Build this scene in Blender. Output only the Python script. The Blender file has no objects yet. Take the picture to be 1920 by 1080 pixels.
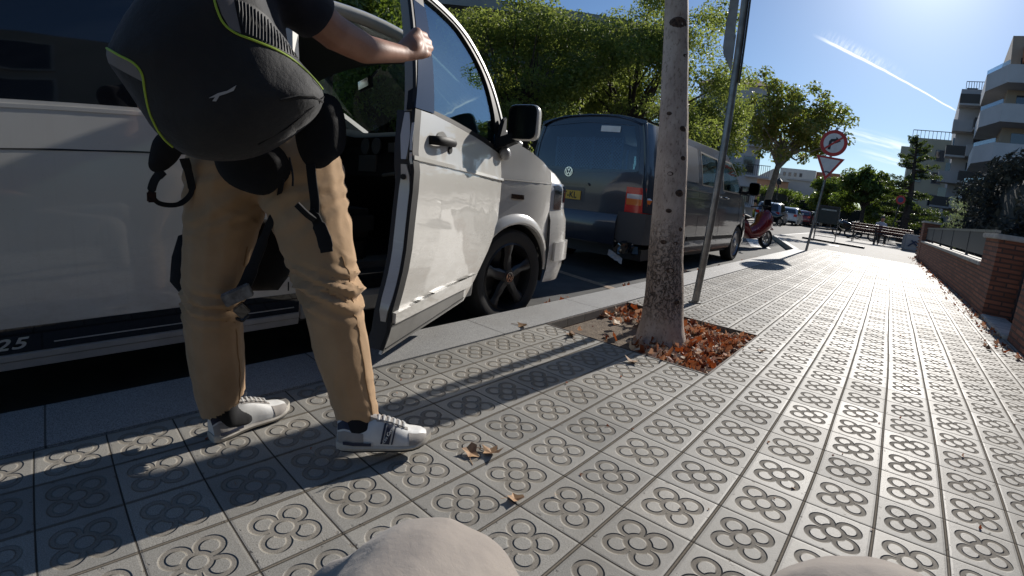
import bpy, bmesh, math, random
import numpy as np
from mathutils import Vector, Matrix, Euler, noise
from mathutils.geometry import delaunay_2d_cdt
R = math.radians
scene = bpy.context.scene
col = scene.collection
random.seed(7)
scene.render.engine = 'CYCLES'

# ------------------------------------------------------------------ camera (wide action-camera lens)
cam_data = bpy.data.cameras.new('camera')
cam = bpy.data.objects.new('camera', cam_data)
col.objects.link(cam)
scene.camera = cam
cam.location = (0.429, -1.2252, 0.8116)
cam.rotation_euler = (1.3521, -0.0826, 0.7343)
cam_data.type = 'PANO'
cp = cam_data if hasattr(cam_data, 'panorama_type') else cam_data.cycles
cp.panorama_type = 'FISHEYE_LENS_POLYNOMIAL'
cp.fisheye_fov = R(180)
cam_data.sensor_width = 36.0
cp.fisheye_polynomial_k0 = 0.0
cp.fisheye_polynomial_k1 = -0.0603354
cp.fisheye_polynomial_k2 = -3.63822e-05
cp.fisheye_polynomial_k3 = 3.94722e-05
cp.fisheye_polynomial_k4 = -7.09723e-07
cam_data.clip_start = 0.02
cam_data.clip_end = 2000

# ------------------------------------------------------------------ light
SUN_EL, SUN_AZ = 27.0, 1.4            # azimuth measured from +Y towards +X
world = bpy.data.worlds.new('World')
scene.world = world
world.use_nodes = True
sun = bpy.data.lights.new('sun', 'SUN')
sun.energy = 4.0
sun.angle = R(0.55)
sun.color = (1.0, 0.945, 0.87)
sun_o = bpy.data.objects.new('sun', sun)
col.objects.link(sun_o)
sd = Vector((math.sin(R(SUN_AZ)) * math.cos(R(SUN_EL)), math.cos(R(SUN_AZ)) * math.cos(R(SUN_EL)), math.sin(R(SUN_EL))))
sun_o.rotation_euler = sd.to_track_quat('Z', 'Y').to_euler()
sun_o.location = (0, 20, 20)
vs = scene.view_settings
vs.view_transform = 'Standard'
vs.look = 'None'
vs.gamma = 1.0
vs.exposure = 0.42
scene.cycles.max_bounces = 8
scene.cycles.transparent_max_bounces = 24
scene.cycles.sample_clamp_indirect = 6.0
try:
    scene.cycles.use_denoising = True
except Exception:
    pass

# ------------------------------------------------------------------ node helpers
class NT:
    def __init__(s, nt): s.nt = nt
    def node(s, t, **kw):
        n = s.nt.nodes.new(t)
        for k, v in kw.items(): setattr(n, k, v)
        return n
    def put(s, sock, v):
        if hasattr(v, 'links') or hasattr(v, 'is_linked'): s.nt.links.new(v, sock)
        else: sock.default_value = v
    def m(s, op, a, b=0.0, c=None, clamp=False):
        n = s.node('ShaderNodeMath', operation=op, use_clamp=clamp)
        s.put(n.inputs[0], a); s.put(n.inputs[1], b)
        if c is not None: s.put(n.inputs[2], c)
        return n.outputs[0]
    def mix(s, f, a, b):
        n = s.node('ShaderNodeMix', data_type='RGBA')
        s.put(n.inputs[0], f); s.put(n.inputs[6], a); s.put(n.inputs[7], b)
        return n.outputs[2]
    def noise(s, vec, scale, detail=3, rough=.55, out=0):
        n = s.node('ShaderNodeTexNoise')
        s.put(n.inputs['Vector'], vec); n.inputs['Scale'].default_value = scale
        n.inputs['Detail'].default_value = detail; n.inputs['Roughness'].default_value = rough
        return n.outputs[out]
    def ramp(s, f, lo, hi, a=0.0, b=1.0):
        n = s.node('ShaderNodeMapRange'); n.interpolation_type = 'SMOOTHSTEP'
        s.put(n.inputs[0], f); n.inputs[1].default_value = lo; n.inputs[2].default_value = hi
        n.inputs[3].default_value = a; n.inputs[4].default_value = b
        return n.outputs[0]
    def coord(s, out='Object'): return s.node('ShaderNodeTexCoord').outputs[out]
    def sep(s, v):
        n = s.node('ShaderNodeSeparateXYZ'); s.put(n.inputs[0], v); return n.outputs
    def comb(s, x, y, z):
        n = s.node('ShaderNodeCombineXYZ'); s.put(n.inputs[0], x); s.put(n.inputs[1], y); s.put(n.inputs[2], z); return n.outputs[0]
    def bump(s, h, strength=.5, dist=.002, normal=None):
        n = s.node('ShaderNodeBump'); s.put(n.inputs['Height'], h)
        n.inputs['Strength'].default_value = strength; n.inputs['Distance'].default_value = dist
        if normal is not None: s.put(n.inputs['Normal'], normal)
        return n.outputs[0]

def rgb(c): return (c[0], c[1], c[2], 1.0)
def new_mat(name):
    m = bpy.data.materials.new(name); m.use_nodes = True
    nt = m.node_tree; b = nt.nodes['Principled BSDF']
    return m, NT(nt), b

def pbr(name, c, rough=.5, metal=0, coat=0, bump=0, bs=60, var=0, vs_=6, c2=None, spec=.5, dist=.002, rvar=0, det=4):
    m, n, b = new_mat(name)
    b.inputs['Roughness'].default_value = rough
    b.inputs['Metallic'].default_value = metal
    b.inputs['Coat Weight'].default_value = coat
    b.inputs['Coat Roughness'].default_value = .04
    b.inputs['Specular IOR Level'].default_value = spec
    co = n.coord()
    if var or c2:
        f = n.noise(co, vs_, det)
        f = n.ramp(f, .3, .7)
        a = rgb(c); bb = rgb(c2) if c2 else rgb([x * (1 - var) for x in c])
        b.inputs['Base Color'].default_value = a
        n.put(b.inputs['Base Color'], n.mix(f, a, bb))
    else: b.inputs['Base Color'].default_value = rgb(c)
    if rvar: n.put(b.inputs['Roughness'], n.ramp(n.noise(co, vs_ * 1.7, 4), .3, .7, max(0, rough - rvar), rough + rvar))
    if bump: n.put(b.inputs['Normal'], n.bump(n.noise(co, bs, 5), bump, dist))
    return m

def glass_mat(name, tint=(.6, .7, .68), refl=1.0, base=0.05, film=(1, 1, 1)):
    m = bpy.data.materials.new(name); m.use_nodes = True
    nt = m.node_tree; nt.nodes.clear(); n = NT(nt)
    out = n.node('ShaderNodeOutputMaterial')
    tr = n.node('ShaderNodeBsdfTransparent'); tr.inputs[0].default_value = rgb(tint)
    gl = n.node('ShaderNodeBsdfGlossy'); gl.inputs['Roughness'].default_value = .0; gl.inputs['Color'].default_value = (refl * film[0], refl * film[1], refl * film[2], 1)
    lw = n.node('ShaderNodeFresnel'); gg = n.node('ShaderNodeNewGeometry')
    n.put(lw.inputs[0], n.m('SUBTRACT', 1.5, n.m('MULTIPLY', gg.outputs['Backfacing'], 1.5 - 1 / 1.5)))
    f = n.m('ADD', lw.outputs[0], base, clamp=True)
    mx = n.node('ShaderNodeMixShader'); n.put(mx.inputs[0], f)
    nt.links.new(tr.outputs[0], mx.inputs[1]); nt.links.new(gl.outputs[0], mx.inputs[2])
    nt.links.new(mx.outputs[0], out.inputs[0])
    return m

def leaf_mat(name, cols, trans=.35, rough=.5, tc=(.35, .5, .05)):
    m, n, b = new_mat(name)
    g = n.node('ShaderNodeNewGeometry')
    cr = n.node('ShaderNodeValToRGB')
    el = cr.color_ramp.elements
    el[0].color = rgb(cols[0]); el[1].color = rgb(cols[-1])
    for i, c in enumerate(cols[1:-1]):
        e = el.new((i + 1) / (len(cols) - 1)); e.color = rgb(c)
    n.put(cr.inputs[0], g.outputs['Random Per Island'])
    n.put(b.inputs['Base Color'], cr.outputs[0])
    b.inputs['Roughness'].default_value = rough
    tl = n.node('ShaderNodeBsdfTranslucent'); n.put(tl.inputs[0], n.mix(.5, cr.outputs[0], rgb(tc)))
    mx = n.node('ShaderNodeMixShader'); mx.inputs[0].default_value = trans
    out = m.node_tree.nodes['Material Output']
    m.node_tree.links.new(b.outputs[0], mx.inputs[1]); m.node_tree.links.new(tl.outputs[0], mx.inputs[2])
    m.node_tree.links.new(mx.outputs[0], out.inputs[0])
    return m

# ------------------------------------------------------------------ sky (world) with a contrail and thin cirrus
def build_world():
    nt = world.node_tree; n = NT(nt)
    bg = nt.nodes['Background']
    sky = n.node('ShaderNodeTexSky')
    sky.sky_type = 'NISHITA'; sky.sun_disc = False
    sky.sun_elevation = R(SUN_EL); sky.sun_rotation = R(SUN_AZ)
    sky.altitude = 50; sky.air_density = 1.0; sky.dust_density = 0.25; sky.ozone_density = 3.5
    d = n.coord('Generated')
    def plane_mask(a, b, width, l0, l1, soft=.6):
        """soft streak along the great circle a->b (az, el degrees, az positive towards -X)"""
        va, vb = dirv(*a), dirv(*b)
        nn = va.cross(vb).normalized(); t = nn.cross(va).normalized()
        dn = n.node('ShaderNodeVectorMath', operation='DOT_PRODUCT'); n.put(dn.inputs[0], d); dn.inputs[1].default_value = nn
        dt = n.node('ShaderNodeVectorMath', operation='DOT_PRODUCT'); n.put(dt.inputs[0], d); dt.inputs[1].default_value = t
        da = n.node('ShaderNodeVectorMath', operation='DOT_PRODUCT'); n.put(da.inputs[0], d); da.inputs[1].default_value = va
        along = n.m('ARCTAN2', dt.outputs['Value'], da.outputs['Value'])
        return dn.outputs['Value'], along, va.angle(vb)
    c, al, L = plane_mask((9.9, 18.7), (-3.7, 12.2), 0, 0, 0)
    wob = n.m('MULTIPLY', n.m('SUBTRACT', n.noise(d, 30, 2), .5), .004)
    cc = n.m('ADD', c, wob)
    wid = n.ramp(al, 0, L, .0042, .0018)
    core = n.ramp(n.m('DIVIDE', n.m('ABSOLUTE', cc), wid), .2, 1.0, 1, 0)
    ends = n.m('MULTIPLY', n.ramp(al, -.005, .05), n.ramp(al, L, L + .02, 1, 0))
    core = n.m('MULTIPLY', core, ends)
    # the older, spread part of the trail above its left half
    cf = n.m('MULTIPLY', cc, -1.0); fe = n.m('MULTIPLY', n.ramp(cf, -.004, .0), n.ramp(cf, .002, .024, 1, 0))
    stri = n.noise(n.comb(n.m('MULTIPLY', al, 260), n.m('MULTIPLY', cc, 60), 0), 1.0, 3)
    fe = n.m('MULTIPLY', n.m('MULTIPLY', fe, n.m('MULTIPLY', n.ramp(al, 0.0, .06), n.ramp(al, L * .35, L * .75, 1, 0))), n.ramp(stri, .3, .75))
    mask = n.m('MAXIMUM', n.m('MULTIPLY', core, .85), n.m('MULTIPLY', fe, .45))
    for (a, b, w, s) in (((6, 9.2), (-2, 7.6), .012, .55), ((3.8, 7.3), (-2, 6.2), .007, .6), ((24, 13), (17, 11.5), .010, .22)):
        c2, al2, L2 = plane_mask(a, b, 0, 0, 0)
        nz = n.noise(n.comb(n.m('MULTIPLY', al2, 14), n.m('MULTIPLY', c2, 160), 0), 1.0, 4)
        k = n.m('MULTIPLY', n.ramp(n.m('ABSOLUTE', c2), w * .2, w * 1.5, 1, 0), n.ramp(nz, .35, .7))
        k = n.m('MULTIPLY', k, n.m('MULTIPLY', n.ramp(al2, -.02, .05), n.ramp(al2, L2 - .02, L2 + .04, 1, 0)))
        mask = n.m('MAXIMUM', mask, n.m('MULTIPLY', k, s))
    white = (15.0, 15.4, 16, 1)
    tint = n.node('ShaderNodeMix', data_type='RGBA', blend_type='MULTIPLY')
    tint.inputs[0].default_value = 1.0; n.put(tint.inputs[6], sky.outputs[0]); tint.inputs[7].default_value = (.86, .98, 1.10, 1)
    dsn = n.node('ShaderNodeVectorMath', operation='DOT_PRODUCT'); n.put(dsn.inputs[0], d); dsn.inputs[1].default_value = sd
    ang = n.m('ARCCOSINE', n.m('MINIMUM', dsn.outputs['Value'], 1.0))
    glow = n.m('MULTIPLY', n.m('EXPONENT', n.m('DIVIDE', ang, -.075)), 11.0)
    add = n.node('ShaderNodeMix', data_type='RGBA', blend_type='ADD'); add.inputs[0].default_value = 1.0
    n.put(add.inputs[6], tint.outputs[2]); n.put(add.inputs[7], n.comb(glow, glow, glow))
    n.put(bg.inputs[0], n.mix(mask, add.outputs[2], white))
    bg.inputs[1].default_value = 0.064

def dirv(az, el):
    az, el = R(az), R(el)
    return Vector((-math.sin(az) * math.cos(el), math.cos(az) * math.cos(el), math.sin(el)))
def at(az, D, z=None, el=None):
    """point at bearing az (degrees, positive to the left of the street) and distance D from where one stands"""
    h = 0.8116 + D * math.tan(R(el)) if el is not None else (z or 0)
    return Vector((0.429 - D * math.sin(R(az)), -1.2252 + D * math.cos(R(az)), h))
build_world()

# ------------------------------------------------------------------ object helpers
def tag(o, label=None, cat=None, group=None, kind=None):
    if label: o['label'] = label
    if cat: o['category'] = cat
    if group: o['group'] = group
    if kind: o['kind'] = kind
    return o
def empty(name, loc=(0, 0, 0), rz=0, rot=None, scale=1.0):
    o = bpy.data.objects.new(name, None); col.objects.link(o)
    o.location = loc; o.rotation_euler = rot if rot else (0, 0, rz); o.scale = (scale,) * 3
    o.empty_display_size = .1
    return o
def link(name, me, mat, parent=None, smooth=True, mats=None):
    o = bpy.data.objects.new(name, me); col.objects.link(o)
    if mats:
        for m in mats: me.materials.append(m)
    elif mat is not None and not me.materials: me.materials.append(mat)
    if smooth:
        me.polygons.foreach_set('use_smooth', [True] * len(me.polygons))
        try: me.set_sharp_from_angle(angle=R(38))
        except Exception: pass
    if parent: o.parent = parent
    me.update()
    return o

class MB:
    def __init__(s): s.v = []; s.f = []; s.mi = []; s.cur = 0
    def add(s, vs, fs):
        b = len(s.v); s.v += [Vector(x) for x in vs]; s.f += [tuple(b + i for i in f) for f in fs]; s.mi += [s.cur] * len(fs)
        return s
    def box(s, c, size, rz=0, rot=None, taper=1.0):
        x, y, z = [q / 2 for q in size]
        M = (Euler(rot) if rot else Euler((0, 0, rz))).to_matrix()
        vs = []
        for k in (-1, 1):
            t = taper if k > 0 else 1.0
            for i, j in ((-1, -1), (1, -1), (1, 1), (-1, 1)):
                vs.append(Vector(c) + M @ Vector((i * x * t, j * y * t, k * z)))
        return s.add(vs, [(0, 3, 2, 1), (4, 5, 6, 7), (0, 1, 5, 4), (1, 2, 6, 5), (2, 3, 7, 6), (3, 0, 4, 7)])
    def span(s, a, b): # box between two corners
        c = [(p + q) / 2 for p, q in zip(a, b)]; return s.box(c, [abs(p - q) for p, q in zip(a, b)])
    def tube(s, pts, r, n=10, caps=True, flat=None, up=None):
        pts = [Vector(p) for p in pts]
        rs = r if isinstance(r, (list, tuple)) else [r] * len(pts)
        rings = []; ref = Vector(up) if up else None
        for i, p in enumerate(pts):
            t = (pts[min(i + 1, len(pts) - 1)] - pts[max(i - 1, 0)]).normalized()
            if ref is None: ref = Vector((0, 0, 1)) if abs(t.z) < .9 else Vector((1, 0, 0))
            a = t.cross(ref)
            if a.length < 1e-4: a = t.orthogonal()
            a.normalize(); b = a.cross(t).normalized()
            if not up: ref = b
            rings.append([p + (a * math.cos(2 * math.pi * k / n) * (flat or 1) + b * math.sin(2 * math.pi * k / n)) * rs[i] for k in range(n)])
        return s.loft(rings, caps=caps)
    def loft(s, rings, closed=True, caps=True):
        n = len(rings[0]); vs = [p for r in rings for p in r]; fs = []
        for i in range(len(rings) - 1):
            for k in range(n if closed else n - 1):
                a, b = i * n + k, i * n + (k + 1) % n
                fs.append((a, b, b + n, a + n))
        if caps and closed:
            fs.append(tuple(range(n - 1, -1, -1))); fs.append(tuple((len(rings) - 1) * n + k for k in range(n)))
        return s.add(vs, fs)
    def lathe(s, prof, c=(0, 0, 0), axis='z', n=24, rot=None):
        rings = []
        for r, h in prof:
            ring = []
            for k in range(n):
                a = 2 * math.pi * k / n
                if axis == 'z': p = Vector((r * math.cos(a), r * math.sin(a), h))
                elif axis == 'x': p = Vector((h, r * math.cos(a), r * math.sin(a)))
                else: p = Vector((r * math.cos(a), h, r * math.sin(a)))
                if rot: p = Euler(rot).to_matrix() @ p
                ring.append(p + Vector(c))
            rings.append(ring)
        return s.loft(rings, caps=(prof[0][0] < .01 or prof[-1][0] < .01))
    def ball(s, c, r, n=10, m=8, rot=None):
        r = r if isinstance(r, (tuple, list)) else (r, r, r)
        M = Euler(rot).to_matrix() if rot else Matrix.Identity(3)
        rings = []
        for i in range(m + 1):
            t = math.pi * (i + .0) / m; t = min(max(t, .02), math.pi - .02)
            rings.append([Vector(c) + M @ Vector((r[0] * math.sin(t) * math.cos(2 * math.pi * k / n), r[1] * math.sin(t) * math.sin(2 * math.pi * k / n), r[2] * math.cos(t))) for k in range(n)])
        return s.loft(rings)
    def prism(s, poly, lo, hi, axis='z'):
        n = len(poly)
        def P(a, b, h): return {'z': (a, b, h), 'x': (h, a, b), 'y': (a, h, b)}[axis]
        vs = [P(a, b, lo) for a, b in poly] + [P(a, b, hi) for a, b in poly]
        return s.add(vs, [tuple(range(n - 1, -1, -1)), tuple(range(n, 2 * n))] + [(k, (k + 1) % n, (k + 1) % n + n, k + n) for k in range(n)])
    def grid(s, P, thick=None):
        """P: rows of points -> quads"""
        return s.loft(P, closed=False, caps=False)
    def build(s, name, mat, parent=None, smooth=True, mats=None, bevel=0, weld=True):
        me = bpy.data.meshes.new(name); me.from_pydata([tuple(v) for v in s.v], [], s.f)
        if mats: me.polygons.foreach_set('material_index', s.mi)
        bm = bmesh.new(); bm.from_mesh(me)
        if weld: bmesh.ops.remove_doubles(bm, verts=bm.verts, dist=1e-5)
        bmesh.ops.recalc_face_normals(bm, faces=bm.faces)
        if bevel:
            es = [e for e in bm.edges if len(e.link_faces) == 2 and e.calc_face_angle(0) > R(40)]
            try: bmesh.ops.bevel(bm, geom=es, offset=bevel, segments=2, affect='EDGES', clamp_overlap=True)
            except Exception: pass
        bm.to_mesh(me); bm.free()
        return link(name, me, mat, parent, smooth, mats)

def inside(p, poly):
    x, y = p; c = False; n = len(poly); j = n - 1
    for i in range(n):
        xi, yi = poly[i]; xj, yj = poly[j]
        if (yi > y) != (yj > y) and x < (xj - xi) * (y - yi) / (yj - yi) + xi: c = not c
        j = i
    return c
def densify(poly, step, closed=True):
    out = []; n = len(poly)
    for i in range(n if closed else n - 1):
        a, b = Vector(poly[i]).to_2d(), Vector(poly[(i + 1) % n]).to_2d()
        k = max(1, int((b - a).length / step + .5))
        for t in range(k): out.append(a.lerp(b, t / k))
    if not closed: out.append(Vector(poly[-1]).to_2d())
    return out
def spline(pts, k=6):
    """Catmull-Rom through 2D/3D points"""
    P = [Vector(p) for p in pts]; out = []
    for i in range(len(P) - 1):
        p0, p1, p2, p3 = P[max(i - 1, 0)], P[i], P[i + 1], P[min(i + 2, len(P) - 1)]
        for j in range(k):
            t = j / k
            out.append(.5 * ((2 * p1) + (p2 - p0) * t + (2 * p0 - 5 * p1 + 4 * p2 - p3) * t * t + (3 * p1 - p0 - 3 * p2 + p3) * t ** 3))
    out.append(P[-1]); return out
def arc(cx, cy, r, a0, a1, n=16, ry=None):
    return [(cx + r * math.cos(R(a0 + (a1 - a0) * k / n)), cy + (ry or r) * math.sin(R(a0 + (a1 - a0) * k / n))) for k in range(n + 1)]
def cdt(outer, holes, step):
    vs = []; es = []
    for loop in [outer] + list(holes):
        d = densify(loop, step); b = len(vs); vs += d
        es += [(b + i, b + (i + 1) % len(d)) for i in range(len(d))]
    xs = [v[0] for v in vs]; ys = [v[1] for v in vs]
    bl = [Vector(v).to_2d() for v in vs]
    x = min(xs) + step * .5; ii = 0
    barr = np.array([[v.x, v.y] for v in bl])
    while x < max(xs):
        y = min(ys) + step * (.5 if ii % 2 else .85)
        while y < max(ys):
            if inside((x, y), outer) and not any(inside((x, y), h) for h in holes):
                if np.min((barr[:, 0] - x) ** 2 + (barr[:, 1] - y) ** 2) > (step * .45) ** 2: vs.append(Vector((x, y)))
            y += step
        x += step; ii += 1
    r = delaunay_2d_cdt(vs, es, [], 0, 1e-6)
    V, F = r[0], r[2]
    F2 = []
    for f in F:
        c = ((V[f[0]] + V[f[1]] + V[f[2]]) / 3)
        if inside(c, outer) and not any(inside(c, h) for h in holes): F2.append(tuple(f))
    return V, F2
def panel(mb, outer, holes, mp, step, th, ref=(1, 0, 0)):
    """a sheet cut to an outline, laid on the surface mp(a, b), th thick towards -ref"""
    outer = [tuple(p)[:2] for p in outer]; holes = [[tuple(p)[:2] for p in h] for h in holes]
    V, F = cdt(outer, holes, step); ref = Vector(ref); e = 1e-3
    top = []; bot = []
    for v in V:
        p = Vector(mp(v.x, v.y)); da = Vector(mp(v.x + e, v.y)) - p; db = Vector(mp(v.x, v.y + e)) - p
        nn = da.cross(db).normalized()
        if nn.dot(ref) < 0: nn = -nn
        top.append(p); bot.append(p - nn * th)
    n = len(top); used = {}
    fs = []
    for f in F:
        a, b, c = f
        nn = (top[b] - top[a]).cross(top[c] - top[a])
        if nn.dot(ref) < 0: f = (a, c, b)
        fs.append(f)
        for i in range(3): used[(f[i], f[(i + 1) % 3])] = 1
    allf = list(fs)
    if th:
        allf += [tuple(n + i for i in reversed(f)) for f in fs]
        for (a, b) in used:
            if (b, a) not in used: allf.append((b, a, a + n, b + n))
        mb.add(top + bot, allf)
    else: mb.add(top, allf)
    return mb

def text_mesh(body, size, extr=.0008, shear=0.0, spacing=1.0, bold=0.0):
    cu = bpy.data.curves.new('lettering', 'FONT'); cu.body = body; cu.size = size; cu.extrude = extr
    cu.shear = shear; cu.space_character = spacing; cu.offset = bold; cu.align_x = 'LEFT'
    o = bpy.data.objects.new('lettering', cu); col.objects.link(o)
    dg = bpy.context.evaluated_depsgraph_get()
    me = bpy.data.meshes.new_from_object(o.evaluated_get(dg))
    bpy.data.objects.remove(o); bpy.data.curves.remove(cu)
    me.materials.clear()
    return me

# camera-independent helper that fuses tapered limbs into one continuous skin
def fused(name, parts, voxel, mat, parent=None, fn=None, cuts=(), smooth=4, link_it=True):
    mb = MB()
    for p in parts:
        if p[0] == 'c':
            a, ra, b, rb = Vector(p[1]), p[2], Vector(p[3]), p[4]
            t = (b - a); L = t.length; t = t / max(L, 1e-6)
            x = t.orthogonal().normalized(); y = t.cross(x)
            rings = []
            for k in range(0, 5):
                th = math.pi / 2 * (k / 4) ; rr = max(ra * math.sin(th), ra * .02)
                rings.append([a - t * ra * math.cos(th) + (x * math.cos(2 * math.pi * j / 14) + y * math.sin(2 * math.pi * j / 14)) * rr for j in range(14)])
            for k in range(0, 5):
                th = math.pi / 2 * (k / 4); rr = max(rb * math.cos(th), rb * .02)
                rings.append([b + t * rb * math.sin(th) + (x * math.cos(2 * math.pi * j / 14) + y * math.sin(2 * math.pi * j / 14)) * rr for j in range(14)])
            mb.loft(rings)
        else: mb.ball(p[1], p[2], 18, 12, p[3] if len(p) > 3 else None)
    tmp = mb.build('tmp', None, None, False, weld=False)
    md = tmp.modifiers.new('r', 'REMESH'); md.mode = 'VOXEL'; md.voxel_size = voxel; md.adaptivity = 0
    sm = tmp.modifiers.new('s', 'SMOOTH'); sm.factor = .5; sm.iterations = smooth
    dg = bpy.context.evaluated_depsgraph_get()
    me = bpy.data.meshes.new_from_object(tmp.evaluated_get(dg)); me.materials.clear()
    old = tmp.data; bpy.data.objects.remove(tmp); bpy.data.meshes.remove(old)
    bm = bmesh.new(); bm.from_mesh(me)
    bm.normal_update()
    if fn:
        nv = [(v, v.co.copy(), v.normal.copy()) for v in bm.verts]
        for v, c, nn in nv: v.co = fn(c, nn)
    for (p, nn) in cuts:
        bmesh.ops.bisect_plane(bm, geom=list(bm.verts) + list(bm.edges) + list(bm.faces), plane_co=p, plane_no=nn, clear_outer=True)
    bmesh.ops.recalc_face_normals(bm, faces=bm.faces)
    bm.to_mesh(me); bm.free(); me.name = name
    o = link(name, me, mat, parent)
    return o

# ------------------------------------------------------------------ materials
def tile_material():
    m, n, b = new_mat('flower_tile')
    co = n.coord(); X, Y, Z = n.sep(co)
    # wavy joints: nudge the lookup a little
    wob = n.noise(n.comb(n.m('MULTIPLY', X, .9), n.m('MULTIPLY', Y, .35), 0), 2.2, 1)
    X2 = n.m('ADD', X, n.m('MULTIPLY', n.m('SUBTRACT', wob, .5), .018))
    wob2 = n.noise(n.comb(n.m('MULTIPLY', X, .5), n.m('MULTIPLY', Y, .5), 3.3), 2.2, 1)
    Y2 = n.m('ADD', Y, n.m('MULTIPLY', n.m('SUBTRACT', wob2, .5), .010))
    gx, gy = n.m('MULTIPLY', X2, 5.0), n.m('MULTIPLY', Y2, 5.0)
    ix, iy = n.m('FLOOR', gx), n.m('FLOOR', gy)
    u = n.m('SUBTRACT', n.m('MULTIPLY', n.m('SUBTRACT', gx, ix), .2), .1)
    v = n.m('SUBTRACT', n.m('MULTIPLY', n.m('SUBTRACT', gy, iy), .2), .1)
    wn = n.node('ShaderNodeTexWhiteNoise'); wn.noise_dimensions = '2D'
    n.put(wn.inputs['Vector'], n.comb(n.m('ADD', ix, .5), n.m('ADD', iy, .5), 0))
    rnd, rcol = wn.outputs['Value'], wn.outputs['Color']
    r1, r2, r3 = n.sep(rcol)
    def length(a, b): return n.m('SQRT', n.m('ADD', n.m('MULTIPLY', a, a), n.m('MULTIPLY', b, b)))
    au, av = n.m('ABSOLUTE', u), n.m('ABSOLUTE', v)
    rc = length(u, v)
    q = .0366
    rp = length(n.m('SUBTRACT', au, q), n.m('SUBTRACT', av, q))
    W = .0090
    def band(r, r0):  # 1 in the groove, soft shoulders
        return n.ramp(n.m('ABSOLUTE', n.m('SUBTRACT', r, r0)), W * .5, W * 1.05, 1, 0)
    gc = band(rc, .0290)
    gp = n.m('MULTIPLY', band(rp, .0294), n.ramp(rc, .0280, .0310))
    # petals meet on the tile axes: merge
    groove = n.m('MAXIMUM', gc, gp)
    # outline edges (raised lips around the grooves)
    jx = n.ramp(au, .0945, .0972)      # thick joints along the street
    jy = n.ramp(av, .0972, .0988)      # thin joints across it
    joint = n.m('MAXIMUM', jx, jy)
    mort = n.ramp(au, .0965, .0982)
    fine = n.noise(co, 300, 4, .8)
    mid = n.noise(co, 60, 4)
    big = n.noise(co, 1.3, 4)
    blot = n.noise(co, 9, 4)
    c = n.mix(n.ramp(fine, .35, .68), (.225, .213, .188, 1), (.46, .44, .395, 1))
    c = n.mix(n.m('MULTIPLY', r1, .85), c, n.mix(.6, c, (.155, .155, .147, 1)))
    c = n.mix(n.m('MULTIPLY', n.ramp(blot, .5, .75), .35), c, (.17, .155, .13, 1))
    c = n.mix(n.m('MULTIPLY', n.ramp(big, .45, .7), .25), c, (.20, .175, .14, 1))
    dirt_shade = n.mix(mid, (.115, .088, .062, 1), (.20, .165, .125, 1))
    c = n.mix(n.m('MULTIPLY', groove, .38), c, dirt_shade)  # groove colour holds both dirt and the shade inside the relief
    c = n.mix(n.m('MULTIPLY', jx, .75), c, n.mix(mid, (.12, .093, .066, 1), (.25, .215, .165, 1)))
    c = n.mix(n.m('MULTIPLY', jy, .9), c, (.05, .043, .036, 1))
    vg = n.node('ShaderNodeTexVoronoi'); n.put(vg.inputs['Vector'], n.comb(X, Y, 0)); vg.inputs['Scale'].default_value = 3.1; vg.inputs['Randomness'].default_value = 1.0
    gum = n.m('MULTIPLY', n.ramp(n.m('ADD', vg.outputs['Distance'], n.m('MULTIPLY', mid, .02)), .045, .058, 1, 0), n.m('GREATER_THAN', n.noise(co, 2.3, 1), .52))
    c = n.mix(n.m('MULTIPLY', gum, .45), c, (.09, .08, .07, 1))
    chipn = n.noise(co, 38, 3, .6)
    edge = n.m('MAXIMUM', n.ramp(au, .080, .0965), n.ramp(av, .080, .0975))
    chip = n.m('MULTIPLY', n.ramp(chipn, .64, .68), edge)
    c = n.mix(n.m('MULTIPLY', chip, .75), c, (.13, .11, .088, 1))
    n.put(b.inputs['Base Color'], c)
    rough = n.m('ADD', n.m('ADD', .47, n.m('MULTIPLY', n.ramp(fine, .3, .7), .16)), n.m('MULTIPLY', r2, .10))
    rough = n.m('MAXIMUM', rough, n.m('MULTIPLY', n.m('MAXIMUM', groove, joint), .92))
    n.put(b.inputs['Roughness'], rough)
    spec = n.m('SUBTRACT', .33, n.m('MULTIPLY', n.m('MAXIMUM', groove, joint), .28))
    n.put(b.inputs['Specular IOR Level'], spec)
    # height in metres
    h = n.m('MULTIPLY', groove, -.0058)
    h = n.m('ADD', h, n.m('MULTIPLY', joint, -.0052))
    h = n.m('ADD', h, n.m('MULTIPLY', mort, .0040)); h = n.m('SUBTRACT', h, n.m('MULTIPLY', chip, .002))
    h = n.m('ADD', h, n.m('MULTIPLY', n.ramp(au, .088, .0945), -.0007))
    h = n.m('ADD', h, n.m('MULTIPLY', n.ramp(av, .092, .0972), -.0006))
    # every tile lies a hair out of level
    tilt = n.m('ADD', n.m('MULTIPLY', u, n.m('MULTIPLY', n.m('SUBTRACT', r1, .5), .022)), n.m('MULTIPLY', v, n.m('MULTIPLY', n.m('SUBTRACT', r3, .5), .022)))
    h = n.m('ADD', h, tilt)
    h = n.m('ADD', h, n.m('MULTIPLY', fine, .00040))
    h = n.m('ADD', h, n.m('MULTIPLY', mid, .00045))
    n.put(b.inputs['Normal'], n.bump(h, 1.0, 1.0))
    return m

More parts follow.
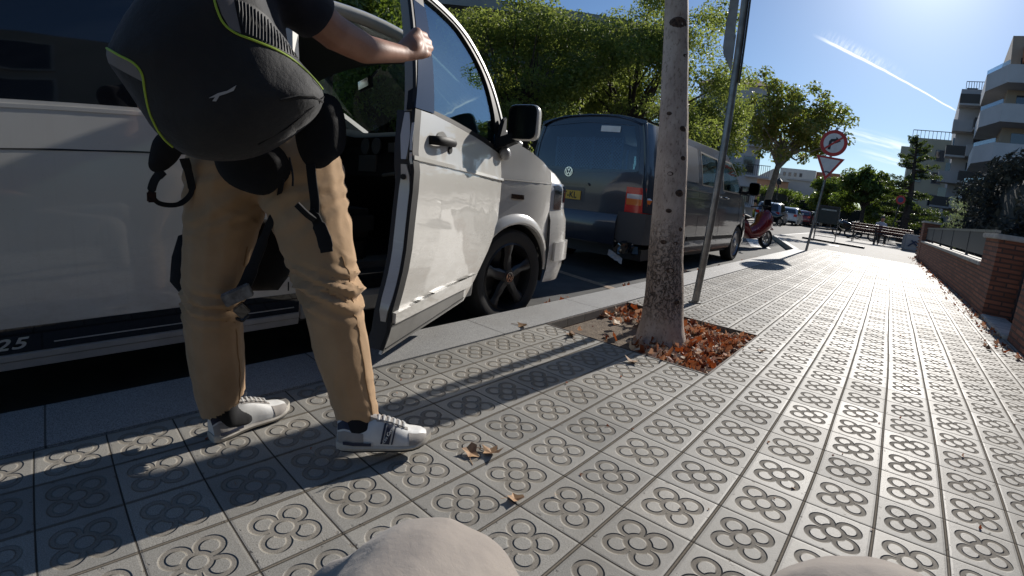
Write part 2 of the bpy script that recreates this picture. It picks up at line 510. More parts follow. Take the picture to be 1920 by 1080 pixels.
def granite_material():
    m, n, b = new_mat('granite')
    co = n.coord(); X, Y, Z = n.sep(co)
    f = n.noise(co, 330, 3, .8)
    c = n.mix(n.ramp(f, .38, .6), (.13, .13, .13, 1), (.44, .435, .42, 1))
    c = n.mix(n.m('MULTIPLY', n.ramp(n.noise(co, 3, 3), .4, .7), .3), c, (.22, .21, .19, 1))
    s = n.m('FRACT', n.m('ADD', Y, .37)); j = n.ramp(n.m('ABSOLUTE', n.m('SUBTRACT', s, .5)), .4955, .498)
    c = n.mix(n.m('MULTIPLY', j, .8), c, (.05, .045, .04, 1))
    n.put(b.inputs['Base Color'], c)
    b.inputs['Roughness'].default_value = .62
    n.put(b.inputs['Normal'], n.bump(n.m('SUBTRACT', n.m('MULTIPLY', f, .0004), n.m('MULTIPLY', j, .003)), .8, 1.0))
    return m

def brick_material(name, c1, c2, mort, bw=.24, bh=.052, rough=.8, mw=.008):
    m, n, b = new_mat(name)
    co = n.coord(); X, Y, Z = n.sep(co)
    bt = n.node('ShaderNodeTexBrick')
    n.put(bt.inputs['Vector'], n.comb(n.m('ADD', X, Y), Z, 0))
    bt.inputs['Color1'].default_value = rgb(c1); bt.inputs['Color2'].default_value = rgb(c2); bt.inputs['Mortar'].default_value = rgb(mort)
    bt.inputs['Scale'].default_value = 1.0; bt.inputs['Mortar Size'].default_value = mw
    bt.inputs['Brick Width'].default_value = bw; bt.inputs['Row Height'].default_value = bh; bt.inputs['Mortar Smooth'].default_value = .4
    n.put(b.inputs['Base Color'], n.mix(n.m('MULTIPLY', n.noise(co, 7, 4), .5), bt.outputs['Color'], (c1[0] * .5, c1[1] * .5, c1[2] * .5, 1)))
    b.inputs['Roughness'].default_value = rough
    h = n.m('ADD', n.m('MULTIPLY', bt.outputs['Fac'], -.008), n.m('MULTIPLY', n.noise(co, 90, 4), .003))
    n.put(b.inputs['Normal'], n.bump(h, 1.0, 1.0))
    return m

M = {}
M['tile'] = tile_material()
M['granite'] = granite_material()
M['asphalt'] = pbr('asphalt', (.055, .054, .052), .85, bump=.6, bs=260, c2=(.09, .088, .084), vs_=3)
M['ground'] = pbr('ground', (.16, .14, .11), .95, c2=(.10, .09, .075), vs_=.3)
M['concrete'] = pbr('concrete', (.30, .29, .265), .8, bump=.3, bs=120, c2=(.24, .23, .21), vs_=2)
M['roadpaint'] = pbr('road_paint', (.75, .75, .72), .6, c2=(.5, .5, .48), vs_=20)
M['oldpaint'] = pbr('worn_paint', (.42, .30, .20), .7, c2=(.2, .15, .11), vs_=30)
M['soil'] = pbr('soil', (.20, .155, .11), .95, bump=1, bs=90, c2=(.11, .08, .055), vs_=25, dist=.01)
M['rust'] = pbr('rusty_edging', (.085, .06, .045), .75, bump=.4, bs=80, c2=(.05, .035, .028), vs_=20)
M['brick'] = brick_material('wall_brick', (.44, .17, .095), (.22, .085, .05), (.09, .07, .058), mw=.010)
M['coping'] = pbr('coping_stone', (.62, .59, .53), .75, bump=.4, bs=60, c2=(.42, .40, .36), vs_=8)
M['fence'] = pbr('fence_metal', (.050, .053, .058), .5, bump=.1, bs=30)
M['dark_metal'] = pbr('dark_metal', (.03, .03, .032), .45)
M['steel'] = pbr('galvanised_steel', (.30, .30, .29), .38, .75, bump=.15, bs=40, c2=(.20, .20, .195), vs_=14, rvar=.08)
M['sign_red'] = pbr('sign_red', (.52, .035, .025), .45)
M['sign_white'] = pbr('sign_white', (.78, .78, .76), .45, c2=(.68, .68, .66), vs_=10)
M['sign_black'] = pbr('sign_black', (.02, .02, .02), .5)
M['sign_back'] = pbr('sign_back', (.34, .35, .36), .5, .5, c2=(.26, .27, .28), vs_=9)
def van_paint():
    m, n, b = new_mat('white_paint'); co = n.coord(); X, Y, Z = n.sep(co)
    c = n.mix(n.ramp(n.noise(co, 2, 3), .3, .7), (.66, .645, .60, 1), (.625, .605, .56, 1))
    road = n.m('MULTIPLY', n.ramp(Z, .25, .75, 1, 0), n.ramp(n.noise(n.comb(n.m('MULTIPLY', X, 1), n.m('MULTIPLY', Y, 3), n.m('MULTIPLY', Z, 9)), 3, 5, .7), .35, .75))
    c = n.mix(n.m('MULTIPLY', road, .5), c, (.38, .34, .28, 1))
    sp = n.ramp(n.noise(co, 160, 2), .70, .76)
    c = n.mix(n.m('MULTIPLY', sp, .35), c, (.35, .32, .27, 1))
    st = n.ramp(n.noise(n.comb(n.m('MULTIPLY', X, 1), n.m('MULTIPLY', Y, 22), n.m('MULTIPLY', Z, 1.1)), 2.2, 4), .55, .8)
    c = n.mix(n.m('MULTIPLY', st, .16), c, (.42, .39, .33, 1))
    n.put(b.inputs['Base Color'], c)
    n.put(b.inputs['Roughness'], n.m('ADD', .26, n.m('MULTIPLY', road, .3)))
    b.inputs['Coat Weight'].default_value = .8; b.inputs['Coat Roughness'].default_value = .03
    n.put(b.inputs['Coat Normal'], n.bump(n.noise(co, 2.2, 2), .25, .02))
    return m
M['white_paint'] = van_paint()
M['grey_paint'] = pbr('grey_blue_paint', (.028, .033, .048), .30, .2, coat=.9, c2=(.034, .039, .052), vs_=3)
M['lower_grey'] = pbr('grey_sill_paint', (.20, .195, .18), .45, coat=.2, c2=(.16, .155, .145), vs_=7)
M['black_plastic'] = pbr('black_plastic', (.010, .010, .011), .55, bump=.2, bs=400, spec=.22)
M['gloss_black'] = pbr('gloss_black', (.008, .009, .012), .06, coat=1.0)
M['film'] = pbr('pillar_film', (.030, .042, .075), .05, spec=.22)
M['rubber'] = pbr('rubber', (.012, .012, .012), .65)
M['tyre'] = pbr('tyre', (.022, .021, .021), .75, bump=.3, bs=120)
M['rim_black'] = pbr('rim_black', (.012, .012, .014), .42, coat=.15)
M['rim_silver'] = pbr('rim_silver', (.33, .33, .34), .35, .8)
M['chrome'] = pbr('chrome', (.75, .75, .76), .12, 1.0)
M['dark_glass'] = pbr('privacy_glass', (.006, .007, .009), .03, coat=1.0)
M['glass'] = glass_mat('window_glass', (.52, .62, .60), 1, .04)
M['glass_door'] = glass_mat('door_window_glass', (.42, .54, .50), 1, .10, (.62, .82, 1.0))
M['glass_tint'] = glass_mat('tinted_glass', (.12, .15, .17), 1, .05)
M['interior'] = pbr('interior_black', (.034, .034, .036), .55, bump=.2, bs=300)
M['trim_light'] = pbr('interior_light_trim', (.30, .31, .29), .7)
M['headliner'] = pbr('headliner', (.10, .105, .10), .9)
M['seat'] = pbr('seat_cloth', (.018, .018, .02), .9, bump=.4, bs=500)
M['lens_red'] = pbr('lens_red', (.62, .014, .010), .25, coat=.3)
M['lens_amber'] = pbr('lens_amber', (.75, .20, .04), .15, coat=1)
M['lens_clear'] = pbr('lens_clear', (.55, .56, .58), .12, coat=1)
M['lens_smoke'] = pbr('lens_smoke', (.05, .03, .02), .1, coat=1)
M['plate'] = pbr('number_plate_yellow', (.78, .48, .05), .4)
M['decal_white'] = pbr('decal_silver', (.42, .42, .42), .4)
M['mesh_grey'] = pbr('mesh_grey', (.78, .80, .80), .5)

def bark_material():
    m, n, b = new_mat('plane_bark')
    co = n.coord(); X, Y, Z = n.sep(co)
    st = n.comb(X, Y, n.m('MULTIPLY', Z, .45))
    a = n.noise(st, 14, 5); f = n.noise(st, 70, 5, .7)
    c = n.mix(n.ramp(a, .35, .65), (.52, .43, .365, 1), (.40, .32, .27, 1))
    c = n.mix(n.m('MULTIPLY', n.ramp(f, .5, .72), .8), c, (.085, .055, .040, 1))
    rough_low = n.m('MULTIPLY', n.ramp(Z, .42, .85, 1, 0), n.ramp(Z, .10, .30))      # scaly old bark near the foot
    sq = n.noise(n.comb(n.m('MULTIPLY', X, 1.0), n.m('MULTIPLY', Y, 1.0), n.m('MULTIPLY', Z, .8)), 42, 5, .62)
    cr = n.m('MULTIPLY', n.ramp(n.m('ABSOLUTE', n.m('SUBTRACT', sq, .5)), .0, .045, 1, 0), rough_low)
    c = n.mix(n.m('MULTIPLY', rough_low, .45), c, (.15, .105, .08, 1))
    c = n.mix(n.m('MULTIPLY', cr, .7), c, (.05, .032, .025, 1))
    n.put(b.inputs['Base Color'], c); b.inputs['Roughness'].default_value = .85
    h = n.m('ADD', n.m('MULTIPLY', f, -.004), n.m('MULTIPLY', cr, -.008))
    n.put(b.inputs['Normal'], n.bump(h, 1.0, 1.0))
    return m
M['bark'] = bark_material()
M['bark_dark'] = pbr('dark_bark', (.07, .052, .040), .9, bump=.8, bs=30, c2=(.035, .026, .02), vs_=9, dist=.02)
M['bark_pale'] = pbr('pale_bark', (.26, .22, .17), .85, bump=.5, bs=30, c2=(.13, .11, .085), vs_=5, dist=.02)
M['knot'] = pbr('bark_knot', (.10, .062, .045), .9, bump=1, bs=120, c2=(.03, .018, .013), vs_=60, dist=.004)
M['leaf_locust'] = leaf_mat('leaf_locust', [(.028, .050, .014), (.065, .100, .024), (.12, .155, .035), (.24, .22, .06)], .48, .5, (.58, .70, .13))
M['leaf_plane'] = leaf_mat('leaf_plane', [(.10, .13, .03), (.17, .18, .045), (.26, .21, .06), (.32, .22, .07)], .45)
M['leaf_round'] = leaf_mat('leaf_round', [(.035, .062, .018), (.070, .11, .025), (.13, .165, .035)], .4)
M['leaf_dark'] = leaf_mat('leaf_dark', [(.018, .028, .016), (.030, .046, .022), (.05, .065, .03)], .25)
M['leaf_hedge'] = leaf_mat('leaf_hedge', [(.04, .075, .015), (.08, .12, .02), (.13, .17, .03)], .35)
M['leaf_bright'] = leaf_mat('leaf_bright', [(.05, .09, .02), (.10, .15, .03), (.16, .20, .06)], .35, .3)
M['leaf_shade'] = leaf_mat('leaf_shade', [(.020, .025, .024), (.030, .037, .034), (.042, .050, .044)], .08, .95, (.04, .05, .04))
M['leaf_olive'] = leaf_mat('leaf_olive', [(.18, .19, .15), (.28, .29, .23), (.40, .41, .34)], .35)
M['litter'] = leaf_mat('dry_leaf', [(.12, .034, .014), (.26, .07, .025), (.40, .15, .05), (.58, .42, .26), (.72, .60, .44), (.22, .09, .045)], .2, .7, (.6, .12, .02))
M['dry_leaf'] = pbr('dry_leaf_tan', (.42, .26, .13), .7, bump=.5, bs=90, c2=(.26, .14, .07), vs_=40)

# ------------------------------------------------------------------ the setting
def flat(name, poly, z, mat, holes=(), th=0.0, step=None, kind='structure'):
    mb = MB(); 
    xs = [p[0] for p in poly]; st = step or max(max(xs) - min(xs), 1) / 3
    panel(mb, poly, holes, lambda a, b: (a, b, z), st, th, (0, 0, 1))
    o = mb.build(name, mat, smooth=False); o['kind'] = kind
    return o
PIT = [(-1.19, 1.0), (-.2, 1.0), (-.2, 2.0), (-1.19, 2.0)]
TILE_END = 13.0
mb = MB(); mb.box((0, 60, -.30), (700, 700, .1)); tag(mb.build('ground', M['ground'], smooth=False), kind='structure')
flat('road', [(-9.2, -30), (-1.45, -30), (-1.45, 10.9), (-3.2, 16.8), (-3.2, 26), (16, 26), (60, 30), (60, 44), (8, 40), (-5, 46), (-4.4, 120), (-11, 120), (-9.2, 40)], -.12, M['asphalt'])
flat('sidewalk', [(-1.2, -8), (1.85, -8), (1.85, TILE_END), (-1.2, TILE_END)], 0, M['tile'], [PIT], .05, .5)
flat('plaza', [(-1.2, TILE_END), (1.4, TILE_END), (1.4, 18.2), (16, 18.2), (16, 25.9), (-3.1, 25.9), (-3.1, 16.8), (-1.5, 11.2), (-1.2, 11.2)], -.002, M['concrete'], (), .2)
# granite kerb, with a real step down to the road
mb = MB()
mb.prism([(-1.53, -8), (-1.205, -8), (-1.205, 11.2), (-1.53, 11.2)], -.2, .002, 'z')
tag(mb.build('kerb', M['granite'], smooth=False, bevel=.008), kind='structure')
mb = MB()
for a, b in (((-1.53, 11.2), (-3.2, 16.8)), ((-3.2, 16.8), (-3.2, 26)), ((-3.2, 26), (16, 26))):
    a, b = Vector(a), Vector(b); d = (b - a).normalized(); nn = Vector((-d.y, d.x)) * .15
    mb.prism([tuple(a), tuple(b), tuple(b - nn), tuple(a - nn)], -.2, .004, 'z')
tag(mb.build('far_kerb', M['granite'], smooth=False), kind='structure')
flat('far_pavement', [(-14, -30), (-9.2, -30), (-9.2, 40), (-11, 120), (-18, 120)], -.02, M['concrete'], (), .2)
# painted markings on the road
def strip(name, a, b, w, mat):
    a, b = Vector(a), Vector(b); d = (b - a).normalized(); nn = Vector((-d.y, d.x)) * w / 2
    return flat(name, [tuple(a - nn), tuple(b - nn), tuple(b + nn), tuple(a + nn)], -.116, mat, step=5)
strip('bay_marking', (-3.6, 3.35), (-1.75, 2.86), .10, M['oldpaint'])
for k in range(4):
    strip('crossing_stripe', (-2.35 - k * .95, 11.4 + k * .0), (-3.65 - k * .95, 15.6), .5, M['roadpaint'])
# tree pit
flat('pit_soil', [(-1.2, .98), (-.18, .98), (-.18, 2.02), (-1.2, 2.02)], -.055, M['soil'], step=.3)
mb = MB()
for a, b in (((-1.196, .99), (-.196, .999)), ((-.199, .99), (-.19, 2.009)), ((-1.196, 2.001), (-.19, 2.009)), ((-1.203, .99), (-1.192, 2.009))):
    mb.span((a[0], a[1], -.10), (b[0], b[1], .0025))
tag(mb.build('pit_edging', M['rust'], smooth=False), 'thin rusty steel edging around the square tree pit', 'edging')

# fallen leaves
def leaf_shape(s, curl, rnd):
    """a lobed dry leaf as a little fan of triangles, curled"""
    n = 9; pts = []
    for k in range(n):
        a = 2 * math.pi * k / n
        r = s * (1.0 if k % 2 == 0 else .58) * rnd.uniform(.8, 1.15)
        x, y = r * math.cos(a), r * math.sin(a) * .85
        pts.append(Vector((x, y, curl * (x * x + .4 * y * y) / s + rnd.uniform(-.1, .1) * s)))
    return [Vector((0, 0, -.1 * s))] + pts, [(0, 1 + k, 1 + (k + 1) % n) for k in range(n)]
def scatter_litter(name, region, count, zf, seed, size=(.022, .05), lift=.05, mat='litter'):
    rnd = random.Random(seed); mb = MB()
    for i in range(count):
        x, y = region(rnd)
        if x is None: continue
        vs, fs = leaf_shape(rnd.uniform(*size), rnd.uniform(-1.2, 1.4), rnd)
        Mx = Euler((rnd.gauss(0, .55), rnd.gauss(0, .55), rnd.uniform(0, 6.3))).to_matrix()
        z = zf(x, y) + rnd.uniform(.004, lift)
        mb.add([Mx @ v + Vector((x, y, z)) for v in vs], fs)
    return tag(mb.build(name, M[mat], smooth=False, weld=False), kind='stuff')
def pit_region(r):
    while True:
        x, y = r.uniform(-1.18, -.21), r.uniform(1.02, 1.98)
        if math.hypot(x + .63, y - 1.42) < .10: continue
        bare = ((x < -.70 and y < 1.6 and r.random() < .90) or (x < -.62 and r.random() < .45))
        if not bare: return x, y
tag(scatter_litter('leaf_litter', pit_region, 640, lambda x, y: -.055 + .02 * noise.noise((x * 4, y * 4, 0)), 3, (.020, .044), .055), 'dry brown and orange leaves filling the tree pit', 'leaf litter')
def gutter(r): 
    y = r.uniform(1.3, 9.5); return -1.55 - abs(r.gauss(0, .09)), y
tag(scatter_litter('gutter_leaves', gutter, 420, lambda x, y: -.12, 5, (.02, .04), .03), 'brown leaves collected in the gutter along the kerb', 'leaf litter')
def wall_foot(r):
    y = r.uniform(3.2, 17); return 1.68 - .0145 * y - abs(r.gauss(0, .11)) - .02, y
tag(scatter_litter('wall_foot_leaves', wall_foot, 340, lambda x, y: .0, 8, (.015, .034), .015), 'thin drift of pale dry leaves along the foot of the brick wall', 'leaf litter')
def crumbs(r): return r.uniform(-1.1, 1.4), r.uniform(-1.2, 8)
tag(scatter_litter('leaf_crumbs', crumbs, 150, lambda x, y: 0, 11, (.004, .010), .004), 'crumbs of dry leaf scattered over the flower tiles', 'leaf litter')
def single_leaf(x, y, s, rz, label, seed, curl=.4, z=.007):
    rnd = random.Random(seed); mb = MB()
    vs, fs = leaf_shape(s, curl, rnd)
    mb.add(vs, fs); mb.tube([(0, 0, -.1 * s), (-s * .9, .1 * s, .1 * s), (-s * 1.7, -.1 * s, .25 * s)], s * .035, 5)
    o = mb.build('fallen_leaf', M['dry_leaf'], smooth=False, weld=False)
    o.location = (x, y, z); o.rotation_euler = (rnd.uniform(-.25, .25), rnd.uniform(-.25, .25), rz)
    return tag(o, label, 'leaf', 'single leaves lying on the tiles')
for a in ((-.465, -.325, .036, 2.4, 'curled tan leaf, left one of the pair just right of the front shoe', 1),
          (-.425, -.275, .038, .4, 'curled tan leaf, right one of the pair just right of the front shoe', 2),
          (-.225, -.39, .026, 1.2, 'small rolled leaf with a bent stalk nearest the seated person’s knee', 3),
          (-1.24, .82, .045, .2, 'pale leaf lying on the granite kerb left of the tree pit', 4),
          (-.97, .93, .045, 2.2, 'pale leaf on the tile at the left corner of the tree pit', 5),
          (-.53, .83, .042, 3.4, 'pale leaf on the tiles just in front of the tree pit', 6),
          (-.09, 1.64, .03, .9, 'dark shrivelled leaf on the tiles right of the tree pit', 7),
          (1.36, 3.42, .05, 5.0, 'brown leaf near the foot of the nearest brick wall', 8)):
    single_leaf(*a)

# ------------------------------------------------------------------ trees
def foliage(name, clumps, count, size, mat, parent, seed, aspect=.6, droop=.3):
    rnd = random.Random(seed); mb = MB(); V = []; F = []
    wts = [c[1] ** 2 for c in clumps]; tot = sum(wts)
    for (c, r), w in zip(clumps, wts):
        for i in range(int(count * w / tot)):
            d = Vector((rnd.gauss(0, 1), rnd.gauss(0, 1), rnd.gauss(0, 1))).normalized()
            p = Vector(c) + Vector((d.x, d.y, d.z * .75)) * r * (rnd.random() ** .45)
            nrm = (d * .6 + Vector((rnd.gauss(0, .6), rnd.gauss(0, .6), rnd.gauss(0, .6) + .5))).normalized()
            a = nrm.orthogonal().normalized(); a = Matrix.Rotation(rnd.uniform(0, 6.28), 3, nrm) @ a; b = nrm.cross(a)
            s = size * rnd.uniform(.6, 1.35)
            k = len(V)
            V += [p - a * s, p - b * s * aspect * .8 + nrm * s * .12, p + a * s * 1.0, p + b * s * aspect * .8 + nrm * s * .12]
            F.append((k, k + 1, k + 2, k + 3))
    me = bpy.data.meshes.new(name); me.from_pydata([tuple(v) for v in V], [], F)
    return link(name, me, mat, parent, False)
def tree(name, base, height, crown_c, crown_r, nclump, clump_r, leaves, lsize, leafmat, barkmat, trunk_r, label, cat, seed, group=None, fork=.35, lean=(0, 0), shell=.55, zmin=-.7, aspect=.6):
    rnd = random.Random(seed)
    root = empty(name, base); cl = []
    for i in range(nclump):
        while True:
            d = Vector((rnd.gauss(0, 1), rnd.gauss(0, 1), rnd.gauss(0, 1))).normalized()
            if d.z > zmin: break
        k = shell + (1 - shell) * rnd.random()
        c = Vector(crown_c) + Vector((d.x * crown_r[0], d.y * crown_r[1], d.z * crown_r[2])) * k
        cl.append((c, clump_r * rnd.uniform(.6, 1.3)))
    tb = MB(); top = Vector((crown_c[0] * .5 + lean[0], crown_c[1] * .5 + lean[1], height * fork))
    path = [Vector((0, 0, -.1)), Vector((lean[0] * .3, lean[1] * .3, top.z * .4)), top]
    tb.tube([path[0], path[0] + Vector((0, 0, .2))] + path[1:], [trunk_r * 1.5, trunk_r * 1.1, trunk_r * .95, trunk_r * .8], 10)
    for c, r in cl[:min(len(cl), 26)]:
        midp = top.lerp(c, .5) + Vector((rnd.uniform(-.1, .1), rnd.uniform(-.1, .1), rnd.uniform(0, .15))) * crown_r[2]
        st = top.lerp(Vector((crown_c[0], crown_c[1], crown_c[2])), rnd.uniform(0, .6))
        tb.tube([st, midp, c], [trunk_r * .42, trunk_r * .22, trunk_r * .06], 6)
    tb.tube([top, top.lerp(Vector(crown_c), .7)], [trunk_r * .8, trunk_r * .4], 8)
    tb.build('trunk', barkmat, root, weld=False)
    foliage('crown', cl, leaves, lsize, leafmat, root, seed + 50, aspect)
    tag(root, label, cat, group)
    return root

# the pale street tree in the pit
root = empty('street_tree', (-.62, 1.43, -.05))
tb = MB(); ax = [(-.00, 0, -.05), (.0, 0, .0), (-.012, 0, .05), (-.025, -.01, .16), (-.045, -.02, .38), (-.07, -.03, .62), (-.10, -.03, 1.1), (-.13, -.035, 1.5), (-.16, -.04, 1.95), (-.19, -.05, 2.4), (-.20, -.05, 2.9), (-.2, -.05, 3.3)]
rr = [.180, .165, .146, .126, .110, .101, .088, .078, .068, .062, .055, .035]
P = spline([Vector(a) for a in ax], 5); rad = list(np.interp(np.linspace(0, 11, len(P)), range(12), rr))
rings = []
for i, p in enumerate(P):
    ring = []
    for k in range(28):
        a = 2 * math.pi * k / 28
        q = rad[i] * (1 + .05 * noise.noise((math.cos(a) * 1.5, math.sin(a) * 1.5, p.z * 2.5)) + (.16 * max(0, .2 - p.z) / .2) * math.cos(3 * a + 1))
        q += .004 * noise.noise((math.cos(a) * 5, math.sin(a) * 5, p.z * 14))
        ring.append(p + Vector((math.cos(a), math.sin(a), 0)) * q)
    rings.append(ring)
tb.loft(rings)
rnd = random.Random(4)
for k in range(9):
    a = rnd.uniform(0, 6.28); c = Vector((-.2, -.05, 2.5 + .08 * k)); e = c + Vector((math.cos(a) * rnd.uniform(.5, 1.5), math.sin(a) * rnd.uniform(.5, 1.5), rnd.uniform(.3, 1.2)))
    tb.tube([c, c.lerp(e, .5) + Vector((0, 0, .12)), e], [.035, .02, .006], 7)
trunk = tb.build('trunk', M['bark'], root)
def trunk_at(z):
    i = min(range(len(P)), key=lambda j: abs(P[j].z - z)); return P[i], rad[i]
for z, a, s in ((1.83, -52, 1.5), (1.30, -25, .75), (1.33, -85, .5), (1.02, -70, .6), (.90, -30, .9), (.84, -66, .55), (.66, -75, .6), (.60, -35, .5), (1.12, -20, .6), (.46, -50, .8), (.30, -25, .6), (.75, -15, .5), (1.68, -20, .45)):
    kb = MB(); c, r0 = trunk_at(z); d = Vector((math.cos(R(a)), math.sin(R(a)), 0)); t = Vector((-d.y, d.x, 0)); w = .021 * s
    ring_out = []; cen = c + d * (r0 * 1.0)
    rr3 = []
    for rk, h in ((1.35, -.004), (1.15, .002), (.9, .0035), (.6, .0015), (.1, .001)):
        rr3.append([cen + t * math.cos(q * 2 * math.pi / 14) * w * rk * 1.25 + Vector((0, 0, 1)) * math.sin(q * 2 * math.pi / 14) * w * rk * .85 + d * (h - (math.cos(q * 2 * math.pi / 14) * w * rk * 1.25) ** 2 / (2 * r0)) for q in range(14)])
    kb.loft(rr3, caps=True); kb.build('knot', M['knot'], root, weld=False)
cl = [(Vector((-.2 + rnd.gauss(0, .75), -.05 + rnd.gauss(0, .75), rnd.uniform(2.75, 4.6))), rnd.uniform(.25, .45)) for _ in range(34)]
cl += [(Vector((-.9, -.6, 2.55)), .25), (Vector((-.75, -1.1, 2.7)), .3), (Vector((-.35, -.15, 2.45)), .2)]
cl = [(c, r) for c, r in cl if (c.z - r - .86) / math.hypot(c.x - .62 - .43, c.y + 1.43 + 1.23) > .50]
cl += [(Vector((-.22, -.38, 1.965)), .06), (Vector((.24, .03, 2.075)), .05)]
foliage('crown', cl, 3400, .040, M['leaf_round'], root, 77, .8)
tag(root, 'pale knotty trunk of the street tree standing in the leaf-filled square pit', 'tree')

# trees across the street
tree('locust_tree', at(29, 15.5, -.05), 8.0, (0, 0, 4.5), (3.8, 3.6, 3.1), 88, .66, 50000, .054, M['leaf_locust'], M['bark_dark'], .17, 'large dark green feathery tree behind the rear window of the grey van', 'tree', 21, fork=.3, shell=.35)
tree('locust_tree', at(41.0, 14.5, -.05), 7.2, (0, 0, 3.8), (3.0, 3.0, 2.7), 60, .62, 35000, .054, M['leaf_locust'], M['bark_dark'], .15, 'dark green feathery tree in front of the brown brick house, above the wing mirror', 'tree', 22, fork=.3, shell=.35)
tree('locust_tree', at(21, 19, -.05), 6.0, (0, 0, 3.4), (1.9, 2.2, 2.1), 40, .58, 22000, .056, M['leaf_locust'], M['bark_dark'], .14, 'smaller green feathery tree seen between the street tree and the tall steel post', 'tree', 23, fork=.3, shell=.35)
tree('locust_tree', at(57, 13, -.05), 5.2, (0, 0, 2.9), (2.2, 2.2, 1.9), 36, .65, 22000, .058, M['leaf_locust'], M['bark_dark'], .14, 'dark feathery tree seen through the windscreen of the white van', 'tree', 29, fork=.3, shell=.35)
tree('glossy_tree', at(64, 8.6, -.05), 5.0, (0, 0, 3.6), (1.35, 1.35, 1.05), 26, .5, 9000, .06, M['leaf_bright'], M['bark_dark'], .09, 'bright glossy leaved small tree seen over the roof of the white van', 'tree', 24, fork=.5, shell=.4)
tree('plane_tree', at(12.6, 27, -.05), 8.2, (.55, 0, 5.2), (3.3, 3.0, 2.9), 120, .50, 15000, .085, M['leaf_plane'], M['bark_pale'], .19, 'tall yellowing tree with a pale trunk and open crown beyond the red scooter', 'tree', 31, fork=.36, shell=.25, aspect=.8)
tree('round_tree', at(2.7, 46, -.05), 6.4, (0, 0, 3.6), (2.3, 2.3, 2.3), 40, .75, 9000, .16, M['leaf_round'], M['bark_dark'], .2, 'round dense green tree at the end of the street behind the litter bin', 'tree', 33, fork=.3, shell=.3)
tree('round_tree', at(5.8, 56, -.05), 5.6, (0, 0, 3.2), (2.4, 2.4, 2.0), 34, .8, 7000, .17, M['leaf_hedge'], M['bark_dark'], .2, 'lighter green tree left of the round dense one at the end of the street', 'tree', 34, fork=.3, shell=.3)
tree('round_tree', at(.1, 52, -.05), 5.0, (0, 0, 2.6), (2.2, 2.2, 1.9), 30, .8, 6000, .17, M['leaf_round'], M['bark_dark'], .2, 'low green tree right of the round dense one behind the benches', 'tree', 35, fork=.3, shell=.3)
# the dark conifer with ragged tiers
def conifer():
    rt = empty('cedar_tree', at(-1.35, 38, -.05)); rnd = random.Random(9); tb = MB()
    tb.tube([(0, 0, 0), (.1, 0, 3.5), (-.05, 0, 7.1)], [.3, .16, .03], 8); cl = []
    for i in range(58):
        z = .9 + 5.9 * (i / 58) ** .85; L = 2.5 * (1 - (z - .6) / 6.6) ** .75 * rnd.uniform(.55, 1.25) + .12; a = rnd.uniform(0, 6.28)
        e = Vector((math.cos(a) * L, math.sin(a) * L, z + rnd.uniform(-.15, .35)))
        tb.tube([(0, 0, z), Vector((e.x * .5, e.y * .5, z - .05)), e], [.06, .035, .01], 5)
        for t in (.35, .6, .8, 1.0): cl.append((Vector((0, 0, z)).lerp(e, t) + Vector((0, 0, rnd.uniform(-.05, .1))), .13 + .16 * (L / 2.5)))
    cl.append((Vector((-.05, 0, 7.1)), .14))
    tb.build('trunk', M['bark_dark'], rt, weld=False); foliage('crown', cl, 9500, .085, M['leaf_dark'], rt, 61, .5)
    tag(rt, 'dark ragged conifer in front of the beige apartment block', 'tree')
conifer()
# hedges
def hedge(name, c, size, n, lsize, mat, label, seed, rz=0, core=None, cat='hedge'):
    rt = empty(name, c, rz); rnd = random.Random(seed); mb = MB()
    sx, sy, sz = size
    rows = []
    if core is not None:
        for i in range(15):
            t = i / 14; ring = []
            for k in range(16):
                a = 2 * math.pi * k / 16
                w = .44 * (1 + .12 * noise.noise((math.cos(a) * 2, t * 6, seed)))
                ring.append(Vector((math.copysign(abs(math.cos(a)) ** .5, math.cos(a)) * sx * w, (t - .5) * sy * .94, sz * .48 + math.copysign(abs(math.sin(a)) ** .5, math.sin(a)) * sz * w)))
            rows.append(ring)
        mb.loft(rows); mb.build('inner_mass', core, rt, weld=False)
    cl = []
    m = max(8, int(sx * sy * 3))
    for i in range(m):
        f = rnd.random()
        if f < .5: p = (rnd.choice((-1, 1)) * sx * .46, rnd.uniform(-.5, .5) * sy, rnd.uniform(.05, .95) * sz)
        elif f < .8: p = (rnd.uniform(-.45, .45) * sx, rnd.uniform(-.5, .5) * sy, sz * .96)
        else: p = (rnd.uniform(-.45, .45) * sx, rnd.choice((-.48, .48)) * sy, rnd.uniform(.05, .95) * sz)
        cl.append((Vector(p), min(sx, sz) * rnd.uniform(.14, .26)))
    foliage('foliage', cl, n, lsize, mat, rt, seed, .55)
    tag(rt, label, cat); return rt
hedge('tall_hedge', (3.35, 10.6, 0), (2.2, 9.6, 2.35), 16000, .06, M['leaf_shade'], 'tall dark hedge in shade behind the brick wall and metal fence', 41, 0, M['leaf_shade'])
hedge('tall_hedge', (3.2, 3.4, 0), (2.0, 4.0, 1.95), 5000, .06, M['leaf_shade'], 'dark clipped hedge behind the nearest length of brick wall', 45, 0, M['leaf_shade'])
rt = empty('olive_bush', (2.75, 17.0, .0)); rnd = random.Random(5); tb = MB(); cl = []
for i in range(40):
    a = rnd.uniform(0, 6.28); e = Vector((math.cos(a) * rnd.uniform(.1, .75), math.sin(a) * rnd.uniform(.1, 1.1), rnd.uniform(.7, 2.3)))
    tb.tube([(0, 0, 0), e * .5 + Vector((0, 0, .2)), e], [.02, .012, .004], 5); cl.append((e, .22)); cl.append((e * .75, .2))
tb.build('stems', M['bark_pale'], rt, weld=False); foliage('foliage', cl, 5200, .045, M['leaf_olive'], rt, 12, .28)
tag(rt, 'silvery olive bush at the end of the tall dark hedge', 'bush')
